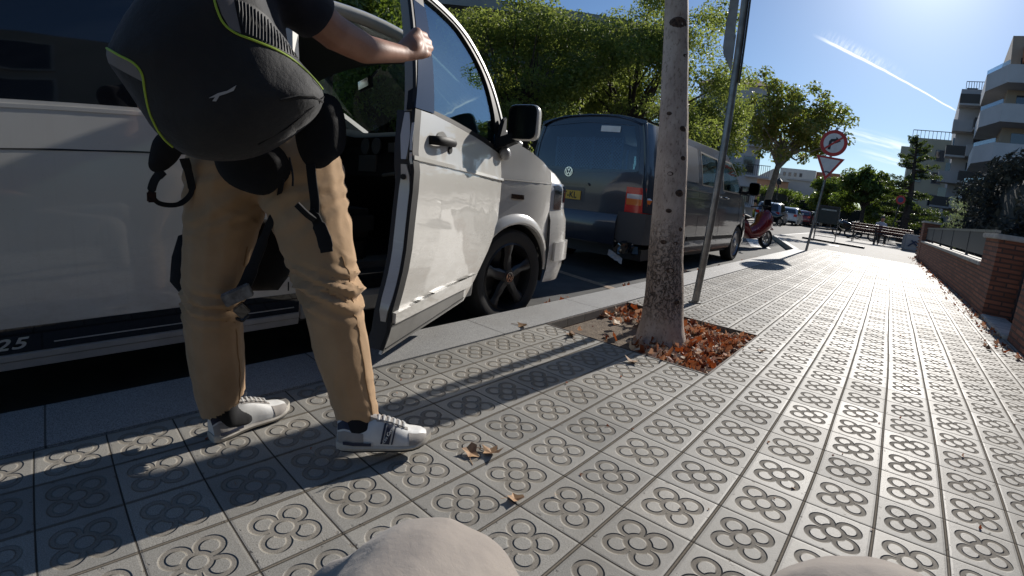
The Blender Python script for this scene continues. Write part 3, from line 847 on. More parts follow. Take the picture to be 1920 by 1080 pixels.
hedge('shade_hedge', (-10.6, 9.0, 0), (1.0, 26, 1.9), 17000, .07, M['leaf_dark'], 'dark hedge added along the far pavement as the shade below the trees', 42, 0, M['leaf_shade'])  # added to give a dark base where shade lies under the trees
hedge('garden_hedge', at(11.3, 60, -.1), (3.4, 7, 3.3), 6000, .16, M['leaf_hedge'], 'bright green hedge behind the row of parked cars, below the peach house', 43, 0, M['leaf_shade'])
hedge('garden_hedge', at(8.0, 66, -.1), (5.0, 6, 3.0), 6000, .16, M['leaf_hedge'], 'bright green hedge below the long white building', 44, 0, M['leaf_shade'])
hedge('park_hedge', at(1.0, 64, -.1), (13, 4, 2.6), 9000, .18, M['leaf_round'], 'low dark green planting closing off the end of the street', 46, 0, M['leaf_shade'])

# ------------------------------------------------------------------ right-hand brick wall, fence and gate
def wx(y): return 1.685 - .0145 * y
def wall_run(y0, y1, h, name, label, cope=True, t=.22, toothed=False):
    rt = empty(name, (wx((y0 + y1) / 2), (y0 + y1) / 2, 0), R(.83)); L = y1 - y0
    mb = MB(); mb.span((0, -L / 2, -.1), (t, L / 2, h)); mb.build('brickwork', M['brick'], rt, smooth=False, bevel=.004)
    if cope:
        mb = MB(); mb.span((-.03, -L / 2 + .002, h + .001), (t + .03, L / 2 - .002, h + .055)); mb.build('coping', M['coping'], rt, smooth=False, bevel=.008)
    return tag(rt, label, 'wall')
def pier(y0, y1, h, label, t=.42, cap=True, teeth=False):
    rt = empty('brick_pier', (wx((y0 + y1) / 2), (y0 + y1) / 2, 0), R(.83)); L = y1 - y0
    mb = MB(); mb.span((-.012, -L / 2, -.1), (t, L / 2, h))
    if teeth:
        for k in range(int(h / .104)): mb.span((-.05, L / 2 - .02, k * .104), (.1, L / 2 + .05, k * .104 + .05))
    mb.build('brickwork', M['brick'], rt, smooth=False, bevel=.004)
    mb = MB(); mb.span((-.05, -L / 2 - .04, h + .001), (t + .04, L / 2 + .04, h + .06)); mb.build('cap', M['coping'], rt, smooth=False, bevel=.01)
    return tag(rt, label, 'pier')
wall_run(.6, 4.12, 1.02, 'brick_wall', 'nearest length of dark red brick wall at the right edge, before the gate', False, .3)
pier(5.42, 6.22, .87, 'brick pier with a pale cap beside the dark metal gate')
wall_run(6.24, 16.3, .52, 'brick_wall', 'long low brick wall with pale coping below the metal fence')
pier(16.32, 17.3, 1.12, 'far brick pier with a pale cap at the street corner', teeth=True)
def fence():
    rt = empty('metal_fence', (wx(11.2) + .11, 11.2, 0), R(.83))
    mb = MB(); mb.span((-.012, -4.95, .64), (.012, 5.05, .95)); mb.build('panel', M['fence'], rt, smooth=False)
    mb = MB(); mb.span((-.03, -4.97, .951), (.03, 5.07, .985)); mb.build('top_rail', M['steel'], rt, smooth=False)
    for k in range(6):
        mb = MB(); mb.span((-.02, -4.9 + k * 1.98, .575), (.02, -4.86 + k * 1.98, .95)); mb.build('post', M['fence'], rt, smooth=False)
    tag(rt, 'dark grey solid metal fence above the long low brick wall', 'fence')
    rt = empty('hand_rail', (2.35, 6.2, 0))
    mb = MB(); mb.tube([(0, -2.6, .93), (0, 2.6, .98)], .022, 8); mb.build('rail', M['steel'], rt)
    for k in range(3):
        mb = MB(); mb.tube([(0, -2.3 + 2.3 * k, 0), (0, -2.3 + 2.3 * k, .95)], .02, 8); mb.build('post', M['steel'], rt)
    tag(rt, 'thin steel hand rail behind the pier by the gate', 'rail')
fence()
rt = empty('metal_gate', (wx(4.8) + .30, 4.77, 0), R(.83))
mb = MB(); mb.span((0, -.64, .03), (.03, .64, .93))
mb.build('sheet', M['fence'], rt, smooth=False)
for k in range(9):
    mb = MB(); mb.span((-.022, -.6 + k * .146, .04), (-.002, -.565 + k * .146, .9)); mb.build('slat', M['fence'], rt, smooth=False)
tag(rt, 'dark grey slatted metal gate set back between two brick walls', 'gate')
mb = MB(); mb.box((wx(4.8) + .1, 4.77, .012), (.26, 1.28, .05)); tag(mb.build('gate_threshold', M['coping'], smooth=False, bevel=.01), 'pale stone threshold below the dark metal gate', 'threshold')

# ------------------------------------------------------------------ buildings
M['b_grey'] = pbr('balcony_grey', (.52, .52, .53), .7, c2=(.45, .45, .46), vs_=.6)
M['b_dark'] = pbr('recess_wall', (.09, .085, .08), .8)
M['b_tan'] = pbr('tan_render', (.36, .30, .24), .8, c2=(.31, .26, .21), vs_=.5)
M['b_beige'] = pbr('beige_render', (.48, .46, .36), .85, c2=(.42, .40, .31), vs_=.3)
M['b_brown'] = brick_material('brown_brick', (.045, .032, .026), (.065, .045, .035), (.03, .024, .02), .5, .12)
M['b_eave'] = pbr('pale_eave', (.30, .30, .29), .7, c2=(.25, .25, .24), vs_=1)
M['b_peach'] = pbr('peach_render', (.50, .29, .19), .85, c2=(.44, .25, .16), vs_=.4)
M['b_white'] = pbr('white_render', (.58, .57, .54), .8, c2=(.5, .49, .46), vs_=.3)
M['b_orange'] = pbr('orange_brick', (.40, .17, .09), .85, c2=(.33, .14, .07), vs_=2)
M['b_pale'] = pbr('pale_grey_render', (.50, .49, .49), .8, c2=(.42, .41, .41), vs_=.5)
M['roof_tile'] = pbr('roof_tile', (.26, .14, .09), .85, c2=(.18, .10, .07), vs_=3)
M['pane'] = pbr('window_pane', (.03, .035, .045), .08, coat=1)
M['shutter'] = pbr('roller_shutter', (.16, .15, .14), .7)
M['b_glass'] = glass_mat('balcony_glass', (.55, .65, .72), 1, .12)

def block(name, c, size, mat, label, cat='building', rz=0, roof=None, flat_roof=True):
    rt = empty(name, (c[0], c[1], 0), rz)
    mb = MB(); mb.span((-size[0] / 2, 0, -.2), (size[0] / 2, size[1], size[2])); mb.build('wall', mat, rt, smooth=False)
    tag(rt, label, cat); return rt
def windows(rt, xs, zs, w, h, y=0, frame=None, depth=.12, sill=True):
    for x in xs:
        for z in zs:
            f = MB()
            for a, b in (((x - w / 2 - .07, y - .05, z - .07), (x - w / 2, y + .02, z + h + .07)), ((x + w / 2, y - .05, z - .07), (x + w / 2 + .07, y + .02, z + h + .07)), ((x - w / 2, y - .05, z + h), (x + w / 2, y + .02, z + h + .07)), ((x - w / 2, y - .09, z - .08), (x + w / 2, y + .02, z))):
                f.span(a, b)
            fo = f.build('window', frame or M['b_eave'], rt, smooth=False)
            p = MB(); p.span((x - w / 2, y - .025, z), (x + w / 2, y + .01, z + h)); p.span((x - .025, y - .04, z), (x + .025, y - .024, z + h)); p.build('pane', M['pane'], fo, smooth=False)

# apartment block with wrap-round balconies
rt = empty('apartment_block', (5.3, 45.0, 0), R(-4))
mb = MB(); mb.span((2.2, 2.4, -.2), (34, 22, 17.2)); mb.build('wall', M['b_tan'], rt, smooth=False)
def slab_outline(k, o=0):
    x0 = [0.2, .1, .35, .5, .65, 1.1][k]
    return [(x0 + o, 3.2), (x0 + 1.3 + o * .7, o), (30, o), (30, 4), (x0 + o, 9)]
zs = [1.3, 4.3, 7.25, 10.2, 13.15]
for k, z in enumerate(zs):
    mb = MB(); mb.prism(slab_outline(k), z - .25, z - .001, 'z'); mb.build('balcony_slab', M['b_grey'], rt, smooth=False)
    mb = MB(); o0 = slab_outline(k); oi = [(p[0] + .16, p[1] + .12) for p in o0]
    for a in range(3):
        i, j = [(0, 1), (1, 2), (4, 0)][a]
        mb.prism([o0[i], o0[j], oi[j], oi[i]] if a < 2 else [o0[i], o0[j], oi[j], oi[i]], z, z + 1.12, 'z')
    mb.build('balcony_parapet', M['b_grey'], rt, smooth=False)
    mb = MB(); mb.prism([o0[0], o0[1], (o0[1][0] + .05, o0[1][1] + .02), (o0[0][0] + .05, o0[0][1] + .02)], z + 1.13, z + 1.45, 'z'); mb.build('glass_guard', M['b_glass'], rt, smooth=False)
    mb = MB(); mb.span((4.6, 1.2, z + .01), (5.6, 2.39, z + 2.65)); mb.build('balcony_divider', M['b_tan'], rt, smooth=False)
    for x in (2.9, 7.4, 10.4):
        mb = MB(); mb.span((x, 2.33, z + .1), (x + 1.5, 2.395, z + 2.3)); mb.build('balcony_door', M['pane'], rt, smooth=False)
mb = MB(); mb.span((3.0, 1.0, 15.0), (6.4, 2.39, 16.3)); mb.build('awning', M['b_orange'], rt, smooth=False)
mb = MB(); mb.prism([(3.6, .8), (30, .8), (30, 22), (3.6, 22)], 17.21, 18.4, 'z'); mb.build('roof_parapet', M['b_grey'], rt, smooth=False)
tag(rt, 'large grey apartment block with deep wrap-round balconies at the right edge', 'building')
# second block, smaller stepped balconies
rt = empty('balcony_block', (4.0, 62.0, 0), R(-3))
mb = MB(); mb.span((1.6, 1.5, -.2), (14, 18, 16.8)); mb.build('wall', M['b_pale'], rt, smooth=False)
rnd = random.Random(3)
for k in range(6):
    z = 1.2 + 2.75 * k; x0 = -.2 + .34 * k
    for dx, dy in ((0, 0), (1.9, -1.6)):
        mb = MB(); mb.span((x0 + dx, dy, z - .2), (x0 + dx + 3.6, dy + 2.0, z)); mb.build('balcony_slab', M['b_pale'], rt, smooth=False)
        mb = MB(); mb.span((x0 + dx, dy, z + .002), (x0 + dx + 3.6, dy + .1, z + 1.0)); mb.span((x0 + dx, dy + .102, z + .002), (x0 + dx + .1, dy + 2.0, z + 1.0)); mb.build('balcony_front', M['b_dark'] if (k + (dx > 0)) % 2 else M['b_pale'], rt, smooth=False)
        mb = MB(); mb.span((x0 + dx + .6, dy + 1.95, z + .05), (x0 + dx + 1.7, dy + 1.99, z + 2.1)); mb.build('balcony_door', M['pane'], rt, smooth=False)
for x in (2.0, 5.0):
    mb = MB()
    for q in range(9): mb.tube([(x + q * .25, 1.4, 16.8), (x + q * .25, 1.4, 17.6)], .03, 4)
    mb.tube([(x, 1.4, 17.6), (x + 2.1, 1.4, 17.6)], .04, 4); mb.build('roof_railing', M['dark_metal'], rt, smooth=False)
tag(rt, 'narrow grey block with stacked small balconies left of the large apartment block', 'building')
rt = block('beige_block', at(-3.4, 76), (7.0, 14, 13.0), M['b_beige'], 'plain beige apartment block behind the dark conifer')
windows(rt, (-2.2, .2, 2.4), (1.5, 4.4, 7.3, 10.2), 1.1, 1.4, 0)
mb = MB()
for q in range(15): mb.tube([(-3.4 + q * .48, .1, 13.0), (-3.4 + q * .48, .1, 14.0)], .03, 4)
mb.tube([(-3.4, .1, 14.0), (3.4, .1, 14.0)], .05, 4); mb.build('roof_railing', M['dark_metal'], rt, smooth=False)
mb = MB(); mb.span((-4.6, -1.0, 10.3), (-3.4, 1, 11.6)); mb.build('bay', M['b_beige'], rt, smooth=False)
# left: pale apartment house behind the grey van
c = at(17.6, 50); rt = block('pale_apartments', (c.x, c.y), (6.4, 12, 12.6), M['b_pale'], 'pale grey apartment building between the green trees and the yellowing tree', rz=R(16))
windows(rt, (-1.9, .2, 2.2), (1.4, 4.3, 7.2, 10.1), 1.0, 1.5, 0)
for k in range(4):
    z = 1.1 + 2.9 * k
    mb = MB(); mb.span((2.0, -1.2, z - .15), (4.2, .9, z)); mb.build('balcony', M['b_pale'], rt, smooth=False)
    mb = MB()
    for q in range(12): mb.tube([(2.05 + q * .19, -1.15, z), (2.05 + q * .19, -1.15, z + 1)], .02, 4)
    mb.tube([(2.0, -1.15, z + 1), (4.2, -1.15, z + 1)], .03, 4); mb.build('balcony_railing', M['dark_metal'], rt, smooth=False)
mb = MB(); mb.add([(-3.5, -.4, 12.6), (3.5, -.4, 12.6), (3.5, 12, 12.6), (-3.5, 12, 12.6), (-2.2, 3, 14.0), (2.2, 3, 14.0), (2.2, 9, 14.0), (-2.2, 9, 14.0)], [(0, 1, 5, 4), (1, 2, 6, 5), (2, 3, 7, 6), (3, 0, 4, 7), (4, 5, 6, 7), (3, 2, 1, 0)]); mb.build('roof', M['roof_tile'], rt, smooth=False)
# brown brick house behind the left trees
c = at(50, 21); rt = block('brown_house', (c.x, c.y), (17, 9, 7.6), M['b_brown'], 'dark brown brick house with a pale overhanging eave behind the trees', rz=R(50))
windows(rt, (-5, -1.6, 2.2, 5.6), (1.6, 5.0), 1.5, 1.3, 0)
mb = MB(); mb.span((-9.6, -1.9, 7.61), (9.6, 9.5, 8.0)); mb.build('eave', M['b_eave'], rt, smooth=False)
mb = MB(); mb.prism([(-1.3, 8.01), (9.2, 8.01), (4.2, 10.0)], -9.0, 9.0, 'x'); mb.build('roof', M['roof_tile'], rt, smooth=False)
# distant houses
c = at(12.4, 72); rt = block('peach_house', (c.x, c.y), (4.6, 8, 5.1), M['b_peach'], 'peach coloured house with a white gable beyond the parked cars', rz=R(20))
windows(rt, (-.9, .9), (2.2,), .6, 1.4, 0)
mb = MB(); mb.prism([(-2.5, 5.1), (2.5, 5.1), (0, 6.7)], -.4, 8.2, 'y'); mb.build('roof', M['b_white'], rt, smooth=False)
c = at(8.5, 80); rt = block('white_house', (c.x, c.y), (9.5, 9, 6.0), M['b_white'], 'long white building with small windows behind the bright hedge', rz=R(6))
windows(rt, (-3.4, -1.2, 1.0, 3.2), (3.2,), .6, .6, 0)
mb = MB(); mb.span((-4.9, -.3, 6.01), (4.9, 9, 6.3)); mb.build('cornice', M['b_white'], rt, smooth=False)
c = at(9.8, 100); rt = block('terraced_block', (c.x, c.y), (6.5, 8, 9.4), M['b_white'], 'white upper storeys with a row of small windows above the long white building', rz=R(6))
windows(rt, (-2.4, -1.4, -.4, .6), (8.0,), .4, .6, 0)
c = at(7.0, 104); rt = block('orange_block', (c.x, c.y), (5.5, 8, 9.6), M['b_orange'], 'orange brick upper storey beside the white one, under the round traffic sign', rz=R(3))
windows(rt, (.4,), (7.2,), 1.4, 1.6, 0, M['b_white'])

wall_run(-9, .58, 1.02, 'brick_wall', 'brick wall running on past the seated person', False, .3)
rt = block('cream_house', (8.0, -6.5), (24, 8, 8.2), pbr('cream_render', (.50, .45, .37), .85, c2=(.42, .38, .31), vs_=.5), 'cream house with rows of windows on the garden side, facing the white van', rz=R(-90))
windows(rt, (-10, -7.2, -4.4, -1.6, 1.2, 4.0, 6.8, 9.6), (1.0, 4.0, 6.0), 1.3, 1.5, 0, M['b_white'])
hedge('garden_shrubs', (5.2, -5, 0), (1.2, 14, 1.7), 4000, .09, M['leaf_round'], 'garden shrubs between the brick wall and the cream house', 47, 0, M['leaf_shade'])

# ------------------------------------------------------------------ traffic signs and posts
def disc(mb, c, r, y0, y1, n=40): mb.lathe([(.0005, y0), (r, y0), (r, y1), (.0005, y1)], (c[0], 0, c[1]), 'y', n); return mb
rt = empty('traffic_sign', (-1.252, 11.29, 0), R(4), rot=(0, R(5.2), R(4)))
mb = MB(); mb.tube([(0, .05, -.02), (0, .05, 2.95)], .030, 12); mb.build('pole', M['steel'], rt)
dz, dr = 2.58, .305
plate = MB(); disc(plate, (0, dz), dr, -.012, .004); po = plate.build('round_plate', M['sign_back'], rt)
mb = MB(); disc(mb, (0, dz), dr - .004, -.0150, -.0125); mb.build('red_border', M['sign_red'], po)
mb = MB(); disc(mb, (0, dz), dr * .74, -.0185, -.0155); mb.build('white_field', M['sign_white'], po)
mb = MB()
mb.prism([(-.105, dz - .16), (-.045, dz - .16), (-.045, dz + .02), (.03, dz + .045), (.03, dz - .01), (.145, dz + .065), (.03, dz + .15), (.03, dz + .105), (-.075, dz + .085), (-.105, dz + .03)], -.0215, -.019, 'y')
mb.build('turn_arrow', M['sign_black'], po, smooth=False)
mb = MB(); mb.box((0, -.0235, dz), (.5, .003, .042), rot=(0, R(-42), 0)); mb.build('red_bar', M['sign_red'], po, smooth=False)
tz = 2.11
def tri(s, z): return [(-s, z + s * .58), (s, z + s * .58), (0, z - s * 1.15)]
mb = MB(); mb.prism(tri(.325, tz - .04), -.012, .004, 'y'); po = mb.build('triangle_plate', M['sign_back'], rt, smooth=False, bevel=.002)
mb = MB(); mb.prism(tri(.318, tz - .04), -.0150, -.0125, 'y'); mb.build('red_border', M['sign_red'], po, smooth=False)
mb = MB(); mb.prism(tri(.235, tz - .035), -.0185, -.0155, 'y'); mb.build('white_field', M['sign_white'], po, smooth=False)
mb = MB()
for k in range(5): mb.box((-.06 + k * .03, -.0200, tz - .20 - .008 * abs(k - 2)), (.026, .002, .035), rot=(0, R(30 * (k - 2)), 0))
mb.build('sticker', M['sign_black'], po, smooth=False)
tag(rt, 'leaning pole with a round no right turn sign above a give way triangle', 'traffic sign')
# second small no-entry type sign far off
rt = empty('traffic_sign', at(-.25, 34), 0)
mb = MB(); mb.tube([(0, .05, 0), (0.25, .05, 2.5)], .035, 8); mb.build('pole', M['dark_metal'], rt)
mb = MB(); disc(mb, (.25, 2.55), .27, -.012, .004, 24); po = mb.build('round_plate', M['sign_red'], rt)
mb = MB(); disc(mb, (.25, 2.55), .16, -.018, -.013, 24); mb.build('blue_field', pbr('sign_blue', (.05, .06, .16), .5), po)
tag(rt, 'small round red sign on a dark pole beyond the benches', 'traffic sign')
# tall steel post with the backs of two sign boards
rt = empty('steel_post', (-.856, 2.571, -.02), rot=(0, R(2.2), R(20)))
mb = MB(); mb.tube([(0, 0, 0), (0, 0, 3.4)], .030, 18); mb.build('pole', M['steel'], rt)
mb = MB(); mb.tube([(0, 0, .018), (0, 0, .03)], .05, 18); mb.build('base_collar', M['steel'], rt)
mb = MB(); mb.prism([(-.115, 2.02), (-.045, 1.90), (-.045, 3.2), (-.115, 3.2)], -.022, .006, 'y'); mb.build('sign_board', M['sign_back'], rt, smooth=False, bevel=.003)
mb = MB(); mb.prism([(-.122, 2.05), (-.034, 1.86), (-.034, 2.16), (-.122, 2.30)], -.028, -.0225, 'y'); mb.build('bracket_plate', M['sign_back'], rt, smooth=False, bevel=.003)
mb = MB(); mb.prism([(.031, 1.80), (.045, 1.80), (.045, 3.2), (.031, 3.2)], -.03, .02, 'y'); mb.build('side_strip', M['dark_metal'], rt, smooth=False)
for z in (1.98, 2.14, 2.6): 
    mb = MB(); mb.ball((-.045, -.03, z), .008, 8, 6); mb.build('bolt', M['steel'], rt)
tag(rt, 'tall leaning galvanised steel post with narrow boards, right behind the street tree', 'post')

# ------------------------------------------------------------------ street furniture
def bench(loc, rz, label, w=1.7):
    rt = empty('bench', loc, rz); wd = M['bench_wood']
    for k in range(3):
        mb = MB(); mb.box((0, .22 + k * .035, .58 + k * .11), (w, .03, .09), rot=(R(-12), 0, 0)); mb.build('back_slat', wd, rt, smooth=False, bevel=.006)
    for k in range(4):
        mb = MB(); mb.box((0, -.22 + k * .115, .44), (w, .1, .035)); mb.build('seat_slat', wd, rt, smooth=False, bevel=.006)
    for x in (-w / 2 + .12, w / 2 - .12):
        mb = MB()
        mb.tube([(x, -.34, 0), (x, -.24, .42)], .022, 6); mb.tube([(x, .34, 0), (x, .2, .42), (x, .33, .86)], .022, 6)
        mb.tube([(x, -.26, .415), (x, .22, .415)], .02, 6); mb.tube([(x, .24, .62), (x, -.2, .64), (x, -.25, .43)], .018, 6)
        mb.build('leg_frame', M['dark_metal'], rt)
    return tag(rt, label, 'bench')
M['bench_wood'] = pbr('bench_wood', (.11, .032, .020), .6, c2=(.07, .022, .015), vs_=8)
bench((-.50, 23.4, 0), R(178), 'left red-brown slatted bench beyond the tiled pavement', 1.15)
bench((.72, 23.6, 0), R(170), 'right red-brown slatted bench beyond the tiled pavement, near the wall corner', 1.6)
rt = empty('litter_bin', (-1.55, 17.6, 0), R(4))
mb = MB(); mb.box((0, 0, .93), (.66, .42, .56), taper=1.04); mb.build('body', pbr('bin_green', (.018, .024, .022), .45), rt, smooth=False, bevel=.02)
mb = MB(); mb.box((0, 0, 1.245), (.74, .5, .06)); mb.build('lid', M['dark_metal'], rt, smooth=False, bevel=.02)
mb = MB(); mb.box((.0, -.222, 1.13), (.5, .01, .05)); mb.build('rim_strip', M['steel'], rt, smooth=False)
for x in (-.36, .36):
    mb = MB(); mb.tube([(x, -.2, 1.2), (x, -.24, 0)], .014, 6); mb.tube([(x, .2, 1.2), (x, .24, 0)], .014, 6); mb.build('leg', M['steel'], rt)
mb = MB(); mb.tube([(-.36, -.23, .52), (.36, -.23, .52)], .02, 6); mb.tube([(-.36, -.24, .2), (.36, -.24, .2)], .012, 6); mb.build('cross_bar', M['steel'], rt)
tag(rt, 'dark green litter bin hung in a thin metal frame at the end of the pavement', 'litter bin')
mb = MB(); mb.box((-1.2, 15.9, .004), (.62, .62, .012)); tag(mb.build('dark_plate', M['dark_metal'], smooth=False), 'dark square plate in the pale paving in front of the litter bin', 'drain cover')  # thin dark square laid on the paving
mb = MB(); mb.box((-1.25, 17.5, .03), (2.2, .12, .07), rz=R(-14)); tag(mb.build('dark_bar', M['dark_metal'], smooth=False, bevel=.01), 'low dark bar lying on the pale paving between the sign pole and the bin', 'kerb bar')  # low dark strip across the paving
rt = empty('street_lamp', at(11.6, 42), 0)
mb = MB(); mb.tube([(0, 0, 0), (0, 0, 3.0)], .05, 8); mb.build('pole', M['dark_metal'], rt)
mb = MB(); mb.lathe([(.05, 3.0), (.16, 3.05), (.2, 3.3), (.28, 3.32), (.05, 3.55)], (0, 0, 0), 'z', 10); mb.build('lantern', M['dark_metal'], rt)
tag(rt, 'black lantern street lamp in front of the peach house', 'street lamp')
rt = empty('sand_bag_box', (1.55, 22.3, 0), R(8))
mb = MB(); mb.box((0, 0, .34), (.95, .6, .68), taper=.94); mb.build('box', pbr('dusty_tarp', (.30, .30, .31), .8, bump=.8, bs=9, dist=.03), rt, bevel=.05)
mb = MB(); mb.tube([(-.3, -.33, .2), (-.05, -.34, .42), (.2, -.33, .3), (.38, -.33, .55)], .03, 6); mb.tube([(-.2, -.34, .45), (.1, -.34, .2), (.3, -.33, .1)], .025, 6); mb.build('painted_scrawl', pbr('scrawl_blue', (.03, .04, .09), .6), rt)
tag(rt, 'grey box with dark blue scrawl standing by the wall corner behind the right bench', 'box')
# motorcycles / scooter
def wheel_simple(mb, c, r, w, n=24): mb.lathe([(r * .72, -w * .3), (r * .9, -w * .5), (r, -w * .2), (r, w * .2), (r * .9, w * .5), (r * .72, w * .3), (r * .68, 0), (r * .72, -w * .3)], c, 'x', n)
rt = empty('red_scooter', (-2.30, 11.55, -.12), rot=(0, R(-5), R(-24)), scale=.93)
for yy, nm in ((0, 'front_wheel'), (-1.32, 'rear_wheel')):
    mb = MB(); wheel_simple(mb, (0, yy, .265), .265, .12); o = mb.build(nm, M['tyre'], rt)
    mb = MB(); mb.lathe([(.0005, -.02), (.04, -.03), (.05, 0), (.04, .03), (.0005, .02)], (0, yy, .265), 'x', 12)
    mb.lathe([(.165, -.03), (.195, -.035), (.195, .035), (.165, .03), (.165, -.03)], (0, yy, .265), 'x', 24)
    for k in range(5):
        a = R(72 * k); mb.box((0, yy + .1 * math.cos(a), .265 + .1 * math.sin(a)), (.02, .14, .03), rot=(a, 0, 0))
    mb.build('rim', M['rim_silver'], o)
def body_ring(y, w, z0, z1, n=14):
    return [Vector((w * math.copysign(abs(math.cos(2 * math.pi * k / n)) ** .7, math.cos(2 * math.pi * k / n)), y, (z0 + z1) / 2 + (z1 - z0) / 2 * math.copysign(abs(math.sin(2 * math.pi * k / n)) ** .8, math.sin(2 * math.pi * k / n)))) for k in range(n)]
M['red_paint'] = pbr('red_paint', (.26, .012, .016), .22, .2, coat=1)
mb = MB(); mb.loft([body_ring(y, w, a, b) for y, w, a, b in ((.16, .03, .55, .72), (.08, .16, .50, .92), (-.1, .22, .42, 1.05), (-.3, .2, .28, .95), (-.42, .15, .22, .7), (-.8, .17, .22, .48), (-1.0, .2, .35, .74), (-1.4, .2, .5, .82), (-1.75, .1, .68, .82))]); mb.build('body', M['red_paint'], rt)
mb = MB(); mb.loft([body_ring(y, w, a, b) for y, w, a, b in ((.30, .03, .50, .54), (.2, .07, .5, .58), (0, .08, .52, .6), (-.2, .06, .48, .54))]); mb.build('front_mudguard', M['red_paint'], rt)
mb = MB(); mb.loft([body_ring(y, w, a, b) for y, w, a, b in ((-.75, .1, .76, .8), (-.95, .17, .72, .84), (-1.45, .17, .82, .92), (-1.7, .1, .86, .92))]); mb.build('seat', M['rubber'], rt)
mb = MB(); mb.tube([(0, -.1, 1.0), (0, -.2, 1.16)], .03, 8); mb.tube([(-.34, -.3, 1.1), (0, -.2, 1.14), (.34, -.3, 1.1)], .018, 8); mb.build('handlebar', M['rubber'], rt)
mb = MB(); mb.prism([(-.13, .95), (.13, .95), (.10, 1.32), (-.10, 1.32)], -.02, -.01, 'y'); mb.build('windscreen', M['gloss_black'], rt, smooth=False)
for s in (-1, 1):
    mb = MB(); mb.tube([(s * .2, -.16, 1.1), (s * .3, -.12, 1.26)], .01, 6); mb.ball((s * .33, -.12, 1.28), (.07, .02, .045)); mb.build('mirror', M['rubber'], rt)
    mb = MB(); mb.tube([(s * .075, 0, .265), (s * .07, -.1, .62)], .02, 8); mb.build('fork', M['steel'], rt)
tag(rt, 'dark red scooter leaning at the kerb in front of the grey van', 'scooter')

# parked cars further up the street
def car(loc, rz, mat, label, L=4.2, H=1.5, W=1.75, suv=False):
    rt = empty('parked_car', loc, rz)
    prof = [(-L / 2, .35), (-L / 2 + .03, .75), (-L / 2 + .12, .98), (-L / 2 + .55, H - .08), (-L / 2 + 1.0, H), (-L / 2 + 2.2, H - .02), (L / 2 - 1.35, 1.0), (L / 2 - .35, .86), (L / 2 - .03, .62), (L / 2, .35), (L / 2 - .1, .2), (-L / 2 + .1, .2)]
    mb = MB(); rings = []
    for t, ins, dz_ in ((-1, .10, 0), (-.93, .02, 0), (-.6, 0, 0), (.6, 0, 0), (.93, .02, 0), (1, .10, 0)):
        rings.append([Vector((t * W / 2 * (1 - .13 * max(0, (z - .95) / (H - .95))), y * (1 - ins * .3), z - ins * .4 * (z > .9))) for y, z in prof])
    mb.loft(rings); mb.build('body', mat, rt, bevel=.0)
    for s in (-1, 1):
        def sx(z): return s * (W / 2 * (1 - .13 * max(0, (z - .95) / (H - .95))) + .012 - .0)
        q = [(-L / 2 + .55, 1.0), (-L / 2 + .78, H - .16), (-L / 2 + 2.1, H - .14), (L / 2 - 1.55, 1.0)]
        mb = MB(); mb.add([(sx(z), y, z) for y, z in q] + [(sx(z) - s * .02, y, z) for y, z in q], [(0, 1, 2, 3), (7, 6, 5, 4), (0, 4, 5, 1), (1, 5, 6, 2), (2, 6, 7, 3), (3, 7, 4, 0)]); mb.build('side_window', M['pane'], rt, smooth=False)
        mb = MB(); mb.box((s * (W / 2 - .16), -L / 2 + .035, .86), (.26, .09, .2)); mb.build('tail_lamp', M['lens_red'], rt, bevel=.02)
        for yy in (-L / 2 + .8, L / 2 - .82):
            mb = MB(); wheel_simple(mb, (s * (W / 2 - .08), yy, .31), .31, .2, 20); o = mb.build('wheel', M['tyre'], rt)
            mb = MB(); mb.lathe([(.0005, s * .07), (.21, s * .075), (.225, s * .03), (.0005, s * .02)], (s * (W / 2 - .08), yy, .31), 'x', 16); mb.build('hubcap', M['rim_silver'], o)
        mb = MB(); mb.ball((s * (W / 2 + .08), L / 2 - 1.6, 1.02), (.1, .05, .07)); mb.build('wing_mirror', mat, rt)
    q = [(-.72, 1.02, -L / 2 + .125), (.72, 1.02, -L / 2 + .125), (.60, H - .14, -L / 2 + .51), (-.60, H - .14, -L / 2 + .51)]
    mb = MB(); mb.add([(a, y - .02, z) for a, z, y in q] + [(a, y + .03, z) for a, z, y in q], [(0, 1, 2, 3), (7, 6, 5, 4), (0, 4, 5, 1), (1, 5, 6, 2), (2, 6, 7, 3), (3, 7, 4, 0)]); mb.build('rear_window', M['pane'], rt, smooth=False)
    mb = MB(); mb.box((0, -L / 2 - .01, .55), (.5, .02, .11)); mb.build('number_plate', M['sign_white'], rt, smooth=False)
    mb = MB(); mb.box((0, -L / 2 + .02, .32), (W * .96, .12, .18)); mb.build('bumper', M['black_plastic'], rt, bevel=.03)
    return tag(rt, label, 'car', 'cars parked along the far side of the street')
M['car_silver'] = pbr('car_silver', (.42, .43, .44), .3, .5, coat=.8)
M['car_white'] = pbr('car_white', (.68, .68, .67), .3, coat=.8)
M['car_black'] = pbr('car_black', (.02, .02, .024), .25, coat=.9)
M['car_red'] = pbr('car_red', (.22, .03, .03), .3, coat=.8)
cars = [(-7.55, 37.0, 'car_silver', 'nearest parked car in the row, a silver one with a lit-looking red tail lamp', 1.62), (-7.35, 43.2, 'car_white', 'white car second in the row behind the silver one', 1.5), (-7.15, 49.5, 'car_red', 'dark red car third in the row of parked cars', 1.45),
        (-6.95, 55.5, 'car_white', 'white car fourth in the row, left of the sign pole', 1.5), (-6.7, 61.5, 'car_black', 'black car fifth in the row, partly behind the sign pole', 1.45), (-6.2, 67, 'car_silver', 'silver car sixth in the row, just right of the sign pole', 1.5), (-5.8, 73, 'car_silver', 'farthest parked car, a small silver one right of the sign pole', 1.45)]
for x, y, mt, lb, h in cars: car((x, y, -.12), R(2), M[mt], lb, H=h)
